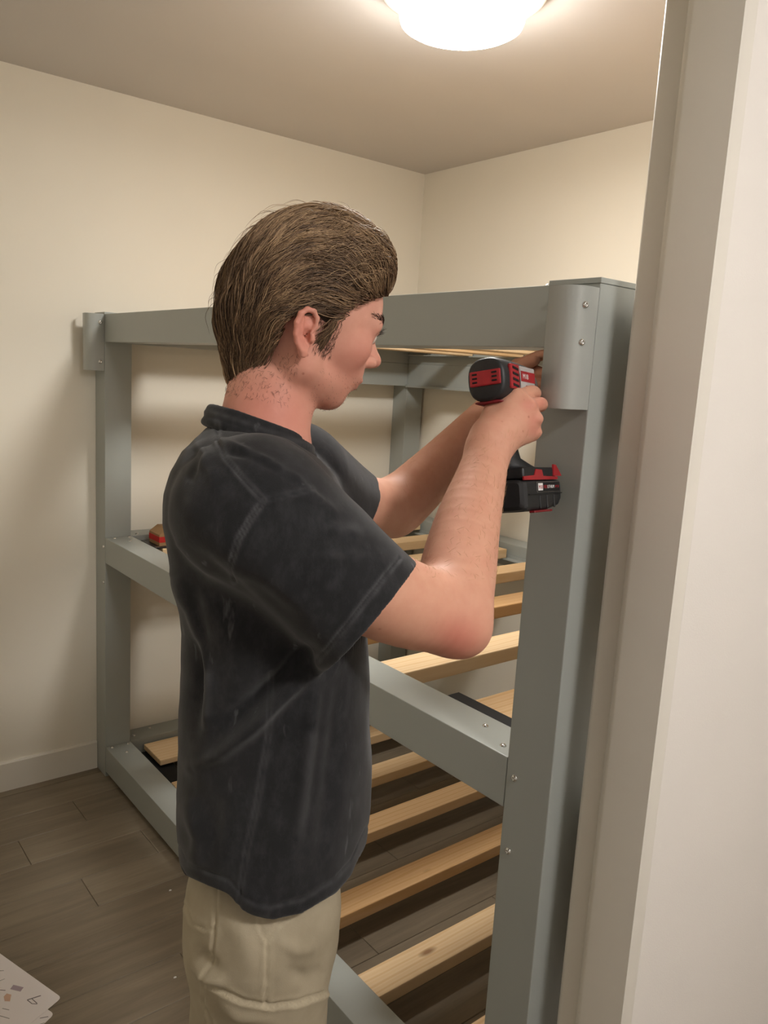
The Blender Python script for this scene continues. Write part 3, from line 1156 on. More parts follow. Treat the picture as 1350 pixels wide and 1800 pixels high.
g3 = lambda c, r: np.exp(-(((hd - np.array(c)) / np.array(r)) ** 2).sum(1))
inhead = (hd[:, 2] > -0.2) & (np.linalg.norm(hd, axis=1) < 0.25)
blend(lin(212, 157, 138), inhead * 0.8)
blend(lin(200, 120, 104), 0.7 * g3((EX - 0.005, -0.08, 0.0), (0.03, 0.02, 0.04)))
blend(lin(198, 124, 108), 0.6 * g3((0.055, -0.05, -0.012), (0.035, 0.03, 0.03)))
blend(lin(198, 118, 104), 0.6 * g3((-0.05, -0.05, -0.10), (0.06, 0.05, 0.045)))
blend(lin(184, 104, 90), 0.6 * g3((0.105, 0, -0.011), (0.014, 0.014, 0.012)))
blend(lin(160, 74, 66), 0.9 * g3((0.080, 0, -0.0430), (0.011, 0.021, 0.008)))
blend(lin(160, 110, 90), 0.55 * g3((0.035, -0.045, -0.058), (0.05, 0.03, 0.020)))
cpx, cpy = pix(bv)
for c_, r_ in (((929, 712), 9), ((940, 737), 9), ((938, 758), 9), ((952, 708), 8)):
    blend(lin(200, 112, 100), 0.55 * np.exp(-((cpx - c_[0]) ** 2 + (cpy - c_[1]) ** 2) / (2 * r_ ** 2)) * (bv[:, 2] < 1.16))
blend(lin(196, 110, 97), 0.65 * np.exp(-((cpx - 805) ** 2 + (cpy - 1125) ** 2) / (2 * 32.0 ** 2)))
blend(lin(208, 158, 137), 0.5 * np.exp(-((cpx - 890) ** 2 + (cpy - 750) ** 2) / (2 * 40.0 ** 2)) * (bv[:, 2] < 1.16))
body = np_object('body', to_world(bv), bq, M_SKIN, man, {'tone': tone})
body['label'] = 'fair skin of head, neck, arms and hands'

# eyes
M_EYE = NT('eye')
_v = M_EYE.coord('Object')
_sx = M_EYE.n('ShaderNodeSeparateXYZ'); M_EYE.l(_v, _sx.inputs[0])
M_EYE.col(M_EYE.ramp(M_EYE.math('MULTIPLY', _sx.outputs[2], 80.0), [(0.80, srgb(212, 200, 190)), (0.86, srgb(92, 104, 96)), (0.955, srgb(92, 104, 96)), (0.97, srgb(12, 12, 12))]))
M_EYE.set(Roughness=0.1)
for s in (-1, 1):
    bm = bmesh.new()
    bmesh.ops.create_uvsphere(bm, u_segments=24, v_segments=16, radius=0.0122)
    o = finish('eye', bm, M_EYE.m, None, True)
    o.parent = man
    q = to_world(H(0.0712, s * 0.0325, 0.0175)[None])[0]
    d_ = (np.array([0.92, -0.05, -0.12]) @ HM) @ AX
    m = frame_to(d_, q - np.array(man.location))
    o.matrix_local = m

# ------------------------------------------------------------------ shirt
S = Vol((-0.30, -0.50, 0.68), (0.07, 0.17, 1.27), 0.0022)
HMR, HML = V(651, 1087, 0.838), V(612, 908, 1.19)              # sleeve mouths
A_R = HMR - V(440, 905, 0.78); A_R /= np.linalg.norm(A_R)
A_L = HML - V(515, 848, 1.04); A_L /= np.linalg.norm(A_L)


SL = ((V(446, 908, 0.785), HMR, 0.081, 0.0715, A_R), (V(508, 852, 1.035), HML, 0.084, 0.068, A_L))
S.add(lambda P: sd_torso(P), (-0.30, -0.50, 0.68), (0.05, 0.16, 1.25), 0.001)
for a_, b_, ra_, rb_, ax_ in SL:
    ray_ = b_ / np.linalg.norm(b_)
    cn_ = ax_ - 0.85 * (ax_ @ ray_) * ray_
    cn_ = (cn_ / np.linalg.norm(cn_)).astype(np.float32)
    S.add(lambda P: np.maximum(sd_cone(P, a_, b_ + 0.10 * ax_, ra_, rb_), (P - b_.astype(np.float32)) @ cn_ - 0.006), b_ - 0.32, b_ + 0.30, 0.014)
HEMP = np.array([(280, 1500), (312, 1512), (328, 1538), (365, 1556), (400, 1570), (430, 1600), (478, 1617), (530, 1606), (590, 1570), (618, 1538), (642, 1482), (680, 1440)], float)


def hem_cut(P):
    x, y = pix(P)
    w_ = P[..., 2]
    wl = np.minimum(w_, 1.0)
    yh = np.interp(x, HEMP[:, 0], HEMP[:, 1])
    vh = -(yh - 900) / FPX * wl
    vh = np.where(w_ > 1.0, vh - 0.02 * np.minimum((w_ - 1.0) / 0.15, 1), vh)
    return vh, P[..., 1] - vh


NKC = [V(470, 800, 0.925), V(474, 705, 0.93)]
sl, P = S.sub((-0.30, -0.50, 0.68), (0.07, 0.17, 1.27))
_g = np.gradient(S.D, S.h)
U_ = S.D / np.clip(np.sqrt(_g[0] ** 2 + _g[1] ** 2 + _g[2] ** 2), 0.3, 1.6)
del _g
U_ = U_[sl]
D = np.maximum(U_, -(U_ + 0.0048))
tor_ = sd_torso(P)
for a_, b_, ra_, rb_, ax_ in SL:                                  # sleeves end square
    ray_ = b_ / np.linalg.norm(b_); ax_ = ax_ - 0.85 * (ax_ @ ray_) * ray_; ax_ /= np.linalg.norm(ax_)
    q_ = P - b_.astype(np.float32)
    t_ = q_ @ ax_.astype(np.float32)
    rad_ = np.sqrt(np.maximum((q_ * q_).sum(-1) - t_ * t_, 0))
    D = np.where((rad_ < rb_ + 0.02) & (t_ > -0.012) & (t_ < 0.14) & (tor_ > 0.001), smax(D, t_, 0.003), D)
    D = np.where((rad_ < rb_ + 0.03) & (t_ > -0.002) & (t_ < 0.14), np.minimum(D, np.maximum(tor_, -(tor_ + 0.007))), D)
D = np.maximum(D, -hem_cut(P)[1].astype(np.float32))
# neck opening: tilted, lower at the front
NU, NW, RU, RW = -0.1445, 0.930, 0.0535, 0.0620
nv_ = lambda u_: 0.0945 - 0.34 * (u_ - NU)
q_ = np.sqrt(((P[..., 0] - NU) / RU) ** 2 + ((P[..., 2] - NW) / RW) ** 2)
hole = np.maximum((q_ - 1) * RU, (nv_(P[..., 0]) - 0.035) - P[..., 1])
D = smax(D, -hole.astype(np.float32), 0.002)
S.D[sl] = D
# ribbed collar band round the opening
cpts = []
for dr_, dv_, r_ in ((0.0082, -0.0095, 0.0056), (0.0052, -0.002, 0.0056), (0.0020, 0.0055, 0.0050)):
    ring_ = []
    for t in np.linspace(0, 2 * math.pi, 49):
        u_ = NU + (RU + dr_) * math.cos(t); w_ = NW + (RW + dr_) * math.sin(t)
        ring_.append(np.array([u_, nv_(u_) + dv_, w_]))
    S.chain(ring_, [r_] * 49, 0.002, 1)
    if not cpts: cpts = ring_
sv, sq = S.mesh()
_i = np.clip(np.rint((sv - S.lo) / S.h).astype(int), 0, S.n - 1)
_i = np.clip(_i, 2, S.n - 3)
un_ = np.stack([U_[tuple((_i + 2 * e_).T)] - U_[tuple((_i - 2 * e_).T)] for e_ in np.eye(3, dtype=int)], 1).astype(float)
un_ /= np.linalg.norm(un_, axis=1, keepdims=True) + 1e-9
del S, D, P, tor_
sv = relax(sv, sq, 2, 0.5)
sn = vnormals(sv, sq)
un_ = relax(un_, sq, 4, 0.7)
sn = un_ / (np.linalg.norm(un_, axis=1, keepdims=True) + 1e-9)
del U_
x, y = pix(sv)
nearf = np.clip((0.96 - sv[:, 2]) / 0.05, 0, 1)
outer = np.clip(-sn[:, 2] * 3, 0, 1)
disp = np.zeros(len(sv)); wear = np.zeros(len(sv))


def fold(pts, amp, sig, taper=True, sel=None, asym=0.0):
    global disp
    d, t = polydist(x, y, pts)
    e = np.exp(-(d / sig) ** 2)
    if taper: e = e * np.sin(np.clip(t, 0.02, 0.98) * math.pi) ** 0.6
    disp = disp + amp * e * (nearf if sel is None else sel)


def seam(pts, amp=-0.0011, sig=2.6, wr=0.5, sel=None, both=True):
    global disp, wear
    s_ = nearf if sel is None else sel
    d, t = polydist(x, y, pts)
    disp = disp + amp * np.exp(-(d / sig) ** 2) * s_
    if both: disp = disp + 0.0009 * np.exp(-((d - 6) / 3.5) ** 2) * s_
    wear = np.maximum(wear, wr * np.exp(-((d - 4) / 3.2) ** 2) * s_ * (0.55 + 0.45 * wav(sv, 260, 1)))


# big drape folds on the near side of the body
onb = nearf * (1 - np.exp(-((polydist(x, y, [(440, 900), (650, 1087)])[0] / 90.0) ** 4)))
fold([(312, 950), (350, 1000), (420, 1070), (500, 1140), (560, 1190)], -0.016, 30)
fold([(305, 1010), (335, 1075), (355, 1150), (368, 1215)], 0.012, 11)
fold([(330, 1040), (348, 1120), (350, 1200), (340, 1290)], -0.013, 15)
fold([(560, 1170), (500, 1220), (450, 1275), (390, 1325), (335, 1350)], 0.014, 13)
fold([(545, 1150), (480, 1205), (425, 1250), (380, 1285)], -0.016, 17)
fold([(372, 1180), (362, 1240), (366, 1290)], 0.006, 12)
fold([(560, 1180), (545, 1290), (530, 1400), (520, 1500)], 0.007, 12)
fold([(600, 1190), (590, 1300), (575, 1420), (560, 1540)], -0.006, 16)
fold([(500, 1200), (480, 1320), (455, 1440), (440, 1540)], -0.003, 18)
fold([(330, 1400), (355, 1470), (345, 1530)], 0.009, 16)
fold([(420, 1380), (400, 1450), (385, 1540)], 0.004, 20)
fold([(430, 1560), (450, 1590), (480, 1600)], 0.006, 20)
# yoke and sleeve creases
fold([(385, 772), (420, 790), (470, 812), (520, 842), (560, 880)], 0.007, 7)
fold([(390, 795), (440, 800), (500, 830), (545, 862)], -0.006, 7)
fold([(345, 775), (360, 800), (350, 830)], 0.004, 10)
fold([(365, 790), (345, 815), (330, 850)], -0.0035, 9)
fold([(355, 800), (372, 830), (378, 870)], 0.003, 10)
fold([(470, 880), (520, 868), (560, 880), (600, 910)], 0.003, 9)
fold([(560, 925), (590, 930), (640, 950)], 0.0035, 14)
fold([(560, 980), (600, 970), (640, 985)], 0.003, 12)
fold([(420, 1020), (470, 1060), (530, 1110)], -0.006, 22)
fold([(430, 960), (500, 1030), (560, 1090)], 0.003, 26)
disp += nearf * (0.0016 * wav(sv, 42, 0) + 0.0008 * wav(sv, 110, 2))
disp += (1 - nearf) * 0.003 * wav(sv, 40, 1)
# seams: shoulder, armhole, side, hems
seam([(381, 742), (384, 775), (398, 808), (430, 845), (463, 880)])
seam([(463, 880), (440, 912), (418, 950), (404, 995), (400, 1042)], wr=0.65)
seam([(463, 880), (500, 872), (545, 862)], -0.0006, 2.5, 0.2)
seam([(476, 1185), (472, 1290), (452, 1410), (432, 1500), (424, 1560), (420, 1600)], -0.0007, 2.4, 0.3)
cuff = [(702, 981), (664, 1030), (614, 1092), (574, 1142), (556, 1164)]
seam(cuff, -0.0013, 2.6, 0.5)
vh, dv = hem_cut(sv)
hemband = np.exp(-(((dv * FPX / sv[:, 2]) - 26) / 2.6) ** 2)
disp += -0.0013 * hemband
wear = np.maximum(wear, 0.35 * np.exp(-(((dv * FPX / sv[:, 2]) - 22) / 4.5) ** 2) * (0.5 + 0.5 * wav(sv, 260, 1)))
# neckline stitching
for off, am in ((0.0, -0.001),):
    ta_ = np.arctan2((sv[:, 2] - NW) / RW, (sv[:, 0] - NU) / RU)
    cu_ = NU + (RU + 0.0075) * np.cos(ta_)
    dk = np.linalg.norm(sv - np.stack([cu_, nv_(cu_) - 0.0095, NW + (RW + 0.0075) * np.sin(ta_)], 1), axis=1)
    wear = np.maximum(wear, 0.35 * np.exp(-((dk - 0.0098) / 0.0018) ** 2) * (0.6 + 0.6 * wav(sv, 300, 2)))
    disp += -0.0022 * np.exp(-((dk - 0.0068) / 0.0016) ** 2)
for c_, s1, s2, w0 in (((606, 925), 30, 9, 0.22), ((600, 975), 42, 8, 0.18), ((330, 880), 10, 40, 0.10), ((580, 1035), 9, 12, 0.15)):
    wear = np.maximum(wear, w0 * np.exp(-((x - c_[0] + (y - c_[1]) * 0.3) / s1) ** 2 - ((y - c_[1] + 5 * wav(sv, 150, 2)) / s2) ** 2) * nearf * (0.6 + 0.6 * wav(sv, 320, 3)))
wear = np.maximum(wear, 0.28 * np.exp(-(polydist(x, y, [(368, 1185), (366, 1250)])[0] / 8) ** 2) * nearf)
wear = np.maximum(wear, 0.16 * np.exp(-(polydist(x, y, [(545, 1290), (525, 1460)])[0] / 9) ** 2) * nearf)
sv = sv + sn * np.clip(disp, -0.03, 0.02)[:, None]
sv = relax(sv, sq, 1, 0.3)
shirt = np_object('t_shirt', to_world(sv), sq, M_SHIRT, man, {'wear': np.clip(wear, 0, 1)})
shirt['label'] = 'faded black cotton t-shirt with worn seams'

# ------------------------------------------------------------------ trousers and shoes
DN = np.array([0, 0, -1.0]) @ AX.T                     # straight down
Tv = Vol((-0.36, -1.50, 0.82), (0.02, -0.36, 1.36), 0.0031)
for vol, g in ((Tv, 0.0),):
    hip = V(468, 1575, 0.995)
    vol.add(lambda P: sd_ell(P, hip, (0.090, 0.13, 0.150)), hip - 0.16, hip + 0.16, 0.01)
    for top, kn, sgn in ((V(464, 1600, 0.945), V(452, 1800, 0.955), -1), (V(470, 1600, 1.07), V(474, 1780, 1.085), 1)):
        ank = kn + DN * 0.66 + np.array([-0.02, 0, 0])
        mid = kn + DN * 0.30
        vol.chain([top, kn, mid, ank], [0.0855, 0.0780, 0.0750, 0.0700], 0.03)
tv, tq = Tv.mesh()
del Tv
tv = relax(tv, tq, 2, 0.5)
tn = vnormals(tv, tq)
x, y = pix(tv)
sv_keep = sv
nearf = np.clip((1.0 - tv[:, 2]) / 0.03, 0, 1)
disp = np.zeros(len(tv)); wear = np.zeros(len(tv))
sv = tv
seam([(381, 1560), (378, 1620), (372, 1680), (366, 1716)], -0.0016, 3.2, 0.5)
seam([(470, 1655), (469, 1700), (468, 1765)], -0.0016, 3.2, 0.5)
seam([(455, 1615), (462, 1640), (470, 1655), (485, 1630), (505, 1612)], -0.0016, 3.0, 0.45)
seam([(325, 1590), (338, 1622), (362, 1632), (374, 1634)], -0.0014, 3.0, 0.4)
flap = [(363, 1722), (395, 1738), (430, 1758), (480, 1768), (520, 1762), (566, 1745)]
seam(flap, -0.0022, 3.0, 0.5)
seam([(363, 1722), (360, 1760), (376, 1790), (380, 1850)], -0.0018, 3.2, 0.5)
d_, t_ = polydist(x, y, flap)
below = (y > np.interp(x, [p_[0] for p_ in flap], [p_[1] for p_ in flap])) & (x > 362) & (x < 575) & (y < 1960)
disp += 0.0032 * below * nearf * np.clip(d_ / 4, 0, 1)
fold([(340, 1690), (365, 1712), (400, 1728)], 0.009, 9)
fold([(350, 1672), (380, 1700)], -0.006, 10)
fold([(480, 1650), (520, 1670), (560, 1665)], 0.004, 12)
fold([(400, 1600), (430, 1650), (440, 1720)], 0.004, 20)
fold([(500, 1700), (540, 1720), (570, 1700)], -0.004, 14)
fold([(390, 1755), (420, 1785), (480, 1790)], 0.004, 10)
disp += 0.0022 * wav(tv, 38, 3) + 0.001 * wav(tv, 95, 1)
tv = tv + tn * disp[:, None]
tr_ = np_object('trousers', to_world(tv), tq, M_KHAKI, man, {'wear': np.clip(wear, 0, 1)})
tr_['label'] = 'khaki cargo trousers with side pocket'
M_SHOE = plastic('shoe_canvas', srgb(60, 58, 56), 0.7, 0.2)
for kn in (V(452, 1800, 0.955), V(474, 1780, 1.085)):
    a_ = to_world((kn + DN * 0.66 + np.array([-0.02, 0, 0]))[None])[0]
    fw_ = np.array([0.77, -0.64, 0])
    lf_ = np.array([0.64, 0.77, 0])
    bm = bmesh.new()
    secs = [(-0.075, 0.026, 0.065), (-0.05, 0.037, 0.105), (0.0, 0.040, 0.115), (0.06, 0.045, 0.085), (0.12, 0.049, 0.062), (0.165, 0.043, 0.05), (0.195, 0.025, 0.032)]
    rings = []
    for xo, hw, ht in secs:
        ring = []
        for k_ in range(16):
            t = 2 * math.pi * k_ / 16
            lx, lz = hw * math.copysign(abs(math.cos(t)) ** 0.7, math.cos(t)), ht / 2 + ht / 2 * math.copysign(abs(math.sin(t)) ** 0.7, math.sin(t))
            ring.append(bm.verts.new(Vector((a_[0], a_[1], 0.002)) + Vector(fw_ * xo + lf_ * lx) + Vector((0, 0, lz))))
        rings.append(ring)
    for r0, r1 in zip(rings[:-1], rings[1:]):
        for k_ in range(16):
            bm.faces.new((r0[k_], r1[k_], r1[(k_ + 1) % 16], r0[(k_ + 1) % 16]))
    bm.faces.new(rings[0]); bm.faces.new(list(reversed(rings[-1])))
    finish('shoe', bm, M_SHOE, man, True)
# ------------------------------------------------------------------ hair
def hair_cap(P):
    """combed-back volume over the skull, head coordinates"""
    d = sd_ell(P, (0.002, 0, 0.050), (0.0985, 0.0870, 0.1030))
    d = smin(d, sd_ell(P, (-0.044, 0, 0.030), (0.055, 0.070, 0.064)), 0.03)
    d = smin(d, sd_ell(P, (0.042, 0, 0.100), (0.046, 0.062, 0.038)), 0.03)
    d = smin(d, sd_cone(P, (-0.052, 0, 0.0), (-0.048, 0, -0.05), 0.046, 0.036), 0.03)
    return d


HL = np.array([(0.125, 0.105), (0.096, 0.086), (0.084, 0.072), (0.070, 0.066), (0.054, 0.058), (0.036, 0.049), (0.022, 0.041), (0.010, 0.024), (-0.001, 0.006), (-0.014, 0.008), (-0.021, 0.018), (-0.030, 0.023),
               (-0.040, 0.020), (-0.045, 0.008), (-0.047, -0.008), (-0.058, -0.020), (-0.076, -0.030), (-0.095, -0.038), (-0.15, -0.046), (-0.15, 0.22), (0.16, 0.22), (0.16, 0.11)], float)


def in_hair(P):
    """signed distance to the hairline outline seen from the side (negative where hair grows)"""
    x_, z_ = P[..., 0], P[..., 2]
    ins = np.zeros(x_.shape, bool); dm = np.full(x_.shape, 9.0)
    n_ = len(HL)
    for i in range(n_):
        a, b = HL[i], HL[(i + 1) % n_]
        ab = b - a
        t = np.clip(((x_ - a[0]) * ab[0] + (z_ - a[1]) * ab[1]) / (ab @ ab), 0, 1)
        dm = np.minimum(dm, np.hypot(x_ - a[0] - t * ab[0], z_ - a[1] - t * ab[1]))
        c = ((a[1] > z_) != (b[1] > z_)) & (x_ < (b[0] - a[0]) * (z_ - a[1]) / (b[1] - a[1] + 1e-12) + a[0])
        ins ^= c
    return np.where(ins, -dm, dm)


Hc = Vol((-0.14, -0.11, -0.11), (0.13, 0.11, 0.17), 0.0024)
sl, P = Hc.sub((-0.14, -0.11, -0.11), (0.13, 0.11, 0.17))
edge = in_hair(P)
thin = np.clip(0.009 * (1 - np.clip(-edge / 0.02, 0, 1)), 0, 1)      # thinner near the hairline
Hc.D[sl] = smax((hair_cap(P) + 0.0035 + thin).astype(np.float32), edge.astype(np.float32), 0.006)
hv, hq = Hc.mesh()
del Hc, P, edge, thin
hv = relax(hv, hq, 2, 0.5)
hn = vnormals(hv, hq)


def flow(P):
    """combing direction: up and back from the brow, back along the sides, down at the back of the head"""
    x_, y_, z_ = P[..., 0], P[..., 1], P[..., 2]
    dz = np.interp(x_, [-0.12, -0.09, -0.06, -0.02, 0.03, 0.07, 0.10], [-4.0, -1.9, -0.60, -0.12, 0.10, 0.50, 1.0])
    dz = dz - 0.5 * np.clip((0.05 - z_) / 0.08, 0, 1.5) * (x_ < 0.02)
    dz = dz - 0.9 * np.clip((0.02 - z_) / 0.05, 0, 1) 
    dz = np.where((z_ < 0.018) & (x_ > -0.022), -2.5, dz)
    side = np.sign(y_) * np.clip(np.abs(y_) / 0.05, 0, 1)
    dy = 0.30 * side * np.clip((z_ - 0.08) / 0.05, 0, 1) + 0.12 * side * np.clip((x_ - 0.05) / 0.05, 0, 1)
    return np.stack([-np.ones_like(x_), dy, dz], -1)


def gradf(P, e=0.0015):
    g = np.stack([hair_cap(P + np.eye(3)[i] * e) - hair_cap(P - np.eye(3)[i] * e) for i in range(3)], -1)
    return g / (np.linalg.norm(g, axis=-1, keepdims=True) + 1e-9)


def grow(roots, n, step, lift, wave, seed, jit=0.10, follow=True, droop=None):
    r = np.random.default_rng(seed)
    N = len(roots)
    p = roots.copy()
    L = step * r.uniform(0.65, 1.2, N)
    ph = 3.0 * wav(roots, 70, 1) + r.normal(0, 0.2, N)
    ra = roots * np.array([0.30, 1.0, 1.0])
    lf = lift * (0.35 + 0.9 * r.random(N)) + 0.0042 * wav(ra, 150, 2) + 0.0028 * wav(ra, 330, 0)
    lat0 = r.normal(0, jit, N)
    out = [p.copy()]
    for i in range(n):
        nrm = gradf(p)
        d = flow(p) if droop is None else droop(p)
        d = d - (d * nrm).sum(-1, keepdims=True) * nrm
        d /= np.linalg.norm(d, axis=-1, keepdims=True) + 1e-9
        lat = np.cross(nrm, d)
        a = lat0 + wave * np.sin(ph + i * 0.85 + 26 * p[:, 0])
        d = d + lat * a[:, None]
        d /= np.linalg.norm(d, axis=-1, keepdims=True) + 1e-9
        p = p + d * L[:, None]
        if follow:
            t = (i + 1) / n
            tgt = lf * math.sin(min(1, 1.6 * t) * math.pi / 2) - 0.0025 * t * t
            p = p - (hair_cap(p) - tgt)[:, None] * gradf(p)
        out.append(p.copy())
    return np.stack(out, 1)


def tubes(paths, rad, tipf=0.25):
    """three-sided tapering strands -> verts, quads"""
    N, K, _ = paths.shape
    tan = np.gradient(paths, axis=1)
    tan /= np.linalg.norm(tan, axis=2, keepdims=True) + 1e-12
    ref = np.array([0.31, 0.87, 0.38])
    a = np.cross(tan, ref); a /= np.linalg.norm(a, axis=2, keepdims=True) + 1e-12
    b = np.cross(tan, a)
    prof = np.interp(np.linspace(0, 1, K), [0, 0.5, 0.8, 1], [1.0, 1.0, 0.75, tipf])
    rr_ = rad[:, None] * prof[None]
    ring = []
    for k_ in range(3):
        t = 2 * math.pi * k_ / 3
        ring.append(paths + (math.cos(t) * a + math.sin(t) * b) * rr_[..., None])
    vv = np.stack(ring, 2)                                # N,K,3,3
    base = np.arange(N * K * 3).reshape(N, K, 3)
    q = []
    for k_ in range(3):
        k2 = (k_ + 1) % 3
        q.append(np.stack([base[:, :-1, k_], base[:, 1:, k_], base[:, 1:, k2], base[:, :-1, k2]], -1).reshape(-1, 4))
    return vv.reshape(-1, 3), np.concatenate(q)


def pick(mask, n, seed):
    r = np.random.default_rng(seed)
    ids = np.flatnonzero(mask)
    ids = r.choice(ids, n, replace=len(ids) < n)
    return hv[ids] + r.normal(0, 0.0009, (n, 3))


out_h = (hair_cap(hv) > -0.020) & (hv[:, 2] > -0.085)
front = hv[:, 0] > 0.035
RH = np.random.default_rng(5)
sets = []
allr = pick(out_h, 9500, 1)
sets.append((grow(allr, 10, 0.0058, 0.0028, 0.30, 2), 0.00050, 0))
topf = pick(out_h & front & (hv[:, 2] > 0.06), 2600, 3)
sets.append((grow(topf, 12, 0.0058, 0.0062, 0.75, 4), 0.00048, 1))
wild = pick(out_h & (hv[:, 2] > 0.02), 240, 6)
sets.append((grow(wild, 9, 0.0050, 0.0110, 0.5, 7, 0.35), 0.00022, 2))
nape = pick(out_h & (hv[:, 2] < 0.0) & (hv[:, 0] < -0.05), 1100, 8)
sets.append((grow(nape, 6, 0.0045, 0.0022, 0.3, 9, 0.25), 0.00040, 0))
def clear_ear(p):
    """drop strands that would cross an ear"""
    bad = ((np.abs(p[..., 0] + 0.036) < 0.0135) & (np.abs(p[..., 2] + 0.005) < 0.018) & (np.abs(p[..., 1]) > 0.055)).any(1)
    return p[~bad]


sets = [(clear_ear(p_), r_, k_) for p_, r_, k_ in sets]
HVs, HQs, HTs = [], [], []
off = 0
c_dark, c_mid, c_lite = lin(60, 46, 36), lin(118, 92, 68), lin(184, 154, 118)
for paths, rad, kind in sets:
    n_ = len(paths)
    v_, q_ = tubes(paths, rad * RH.uniform(0.7, 1.3, n_))
    m_ = RH.beta(2.0, 2.6, n_) + 0.30 * wav(paths[:, 0] * np.array([0.3, 1, 1]), 260, 3) + (0.10 if kind == 1 else 0.0)
    m_ = np.clip(m_ + 1.6 * np.clip(paths[:, 0, 2] - 0.06, 0, 0.08) / 0.4, 0, 1)[:, None]  # upper and top-front strands paler: lamp highlight put into the hair colour
    c_ = np.where(m_ < 0.5, c_dark + (c_mid - c_dark) * m_ * 2, c_mid + (c_lite - c_mid) * (m_ - 0.5) * 2)
    HVs.append(v_); HQs.append(q_ + off); HTs.append(np.repeat(c_, paths.shape[1] * 3, 0))
    off += len(v_)
HVs.append(hv); HQs.append(hq + off); HTs.append(np.tile(lin(66, 50, 38), (len(hv), 1)))
off += len(hv)

# short growth on bare skin: sideburn, nape fuzz, eyebrow, forearm down
skin_h = hd
skin_n = vnormals(bv, bq) @ HM.T


def short(mask, n, dirv, length, rad, colr, seed, spread=0.35, lift=0.35):
    global off
    r = np.random.default_rng(seed)
    ids = np.flatnonzero(mask)
    if len(ids) == 0: return
    ids = r.choice(ids, n, replace=len(ids) < n)
    p0, nn = skin_h[ids] + r.normal(0, 0.0008, (n, 3)), skin_n[ids]
    d = np.tile(np.array(dirv, float), (n, 1)) + r.normal(0, spread, (n, 3))
    d -= (d * nn).sum(1, keepdims=True) * nn
    d /= np.linalg.norm(d, axis=1, keepdims=True) + 1e-9
    d = d + nn * lift
    L = length * r.uniform(0.5, 1.2, n)
    pts = np.stack([p0 + d * (L * t)[:, None] - nn * (L * t * t * 0.25)[:, None] for t in (0, 0.5, 1.0)], 1)
    v_, q_ = tubes(pts, np.full(n, rad), 0.3)
    HVs.append(v_); HQs.append(q_ + off); HTs.append(np.tile(colr, (len(v_), 1)) * r.uniform(0.7, 1.3))
    off += len(v_)


X_, Y_, Z_ = np.where((np.linalg.norm(skin_h, axis=1) < 0.19)[:, None], skin_h, 9.0).T
near_s = Y_ < -0.03
for ys_ in (-1, 1):
    sy = (Y_ * ys_) > 0.035
    short(sy & (X_ > -0.016) & (X_ < 0.014) & (Z_ > -0.020) & (Z_ < 0.02), 520, (-0.2, 0, -1), 0.0065, 0.00020, lin(70, 52, 40), 21, 0.4, 0.25)
    bz_ = Z_ - (0.0365 + 0.08 * (0.085 - X_))
    short((Y_ * ys_ > 0.010) & (X_ > 0.060) & (np.abs(bz_) < 0.0032), 230, (-0.9, 0, 0.25), 0.0075, 0.00026, lin(58, 42, 32), 22, 0.25, 0.25)
    short((Y_ * ys_ > 0.012) & (Y_ * ys_ < 0.05) & (X_ > 0.066) & (np.abs(Z_ - 0.0240) < 0.003), 60, (0.9, 0, 0.3), 0.007, 0.00016, lin(50, 38, 30), 23, 0.2, 0.9)
short((X_ < -0.03) & (X_ > -0.11) & (Z_ < -0.025) & (Z_ > -0.085) & (np.abs(Y_) < 0.075), 1100, (0.1, 0, -1), 0.0050, 0.00013, lin(86, 60, 46), 24, 0.7, 0.3)
short((X_ > 0.0) & (X_ < 0.08) & (Z_ < -0.035) & (Z_ > -0.09), 600, (0.2, 0, -1), 0.0016, 0.00014, lin(110, 80, 62), 25, 0.5, 0.8)
hair = np_object('hair', to_world(HC + HS * (np.concatenate(HVs) @ HM)), np.concatenate(HQs), M_HAIR, man, {'tone': np.concatenate(HTs)})
hair['label'] = 'wavy brown hair combed back, with sideburn and eyebrows'
# pale down along the forearms
HVs, HQs, HTs, off = [], [], [], 0
arm = (bv[:, 0] > 0.03) & (cpx > 700)
fx = arm & (bv[:, 1] > -0.17)
up_ = to_head(HC + np.array([0.25, 1.0, 0.35])[None])[0]
short(fx & (np.abs(cpy - 890) < 130) & (bv[:, 2] < 1.2), 900, up_ / np.linalg.norm(up_), 0.009, 0.00011, lin(214, 170, 120), 31, 0.45, 0.35)
short(fx & (bv[:, 2] > 1.2) & (cpy < 900) & (cpx < 860), 350, up_ / np.linalg.norm(up_), 0.009, 0.00011, lin(200, 150, 100), 32, 0.45, 0.35)
ah_ = np_object('arm_hair', to_world(HC + HS * (np.concatenate(HVs) @ HM)), np.concatenate(HQs), M_HAIR, man, {'tone': np.concatenate(HTs)})
ah_['label'] = 'fine pale hair along the forearms'
# ------------------------------------------------------------------ cordless drill
DR, DT = V(853, 667, 1.088), V(951, 686, 1.236)
dz_ = to_world(DT[None])[0] - to_world(DR[None])[0]
DA = dz_ / np.linalg.norm(dz_)                               # drilling axis (world)
_h0 = to_world(V(893, 690, 1.14)[None])[0] - to_world(V(914, 812, 1.162)[None])[0]
DU = _h0 - (_h0 @ DA) * DA; DU /= np.linalg.norm(DU)          # tool up
DS = np.cross(DA, DU)                                         # tool right, toward the hall
D0 = to_world(DR[None])[0]
DL = np.linalg.norm(dz_)
DMAT = Matrix(((DA[0], DS[0], DU[0], D0[0]), (DA[1], DS[1], DU[1], D0[1]), (DA[2], DS[2], DU[2], D0[2]), (0, 0, 0, 1)))
drill = empty('cordless_drill', tuple(D0))
tag(drill, 'black and red cordless drill with battery held against the bed post', 'drill')
M_DBLK = plastic('drill_black', srgb(30, 31, 33), 0.5, 0.15)
M_DRED = plastic('drill_red', srgb(160, 36, 42), 0.42)
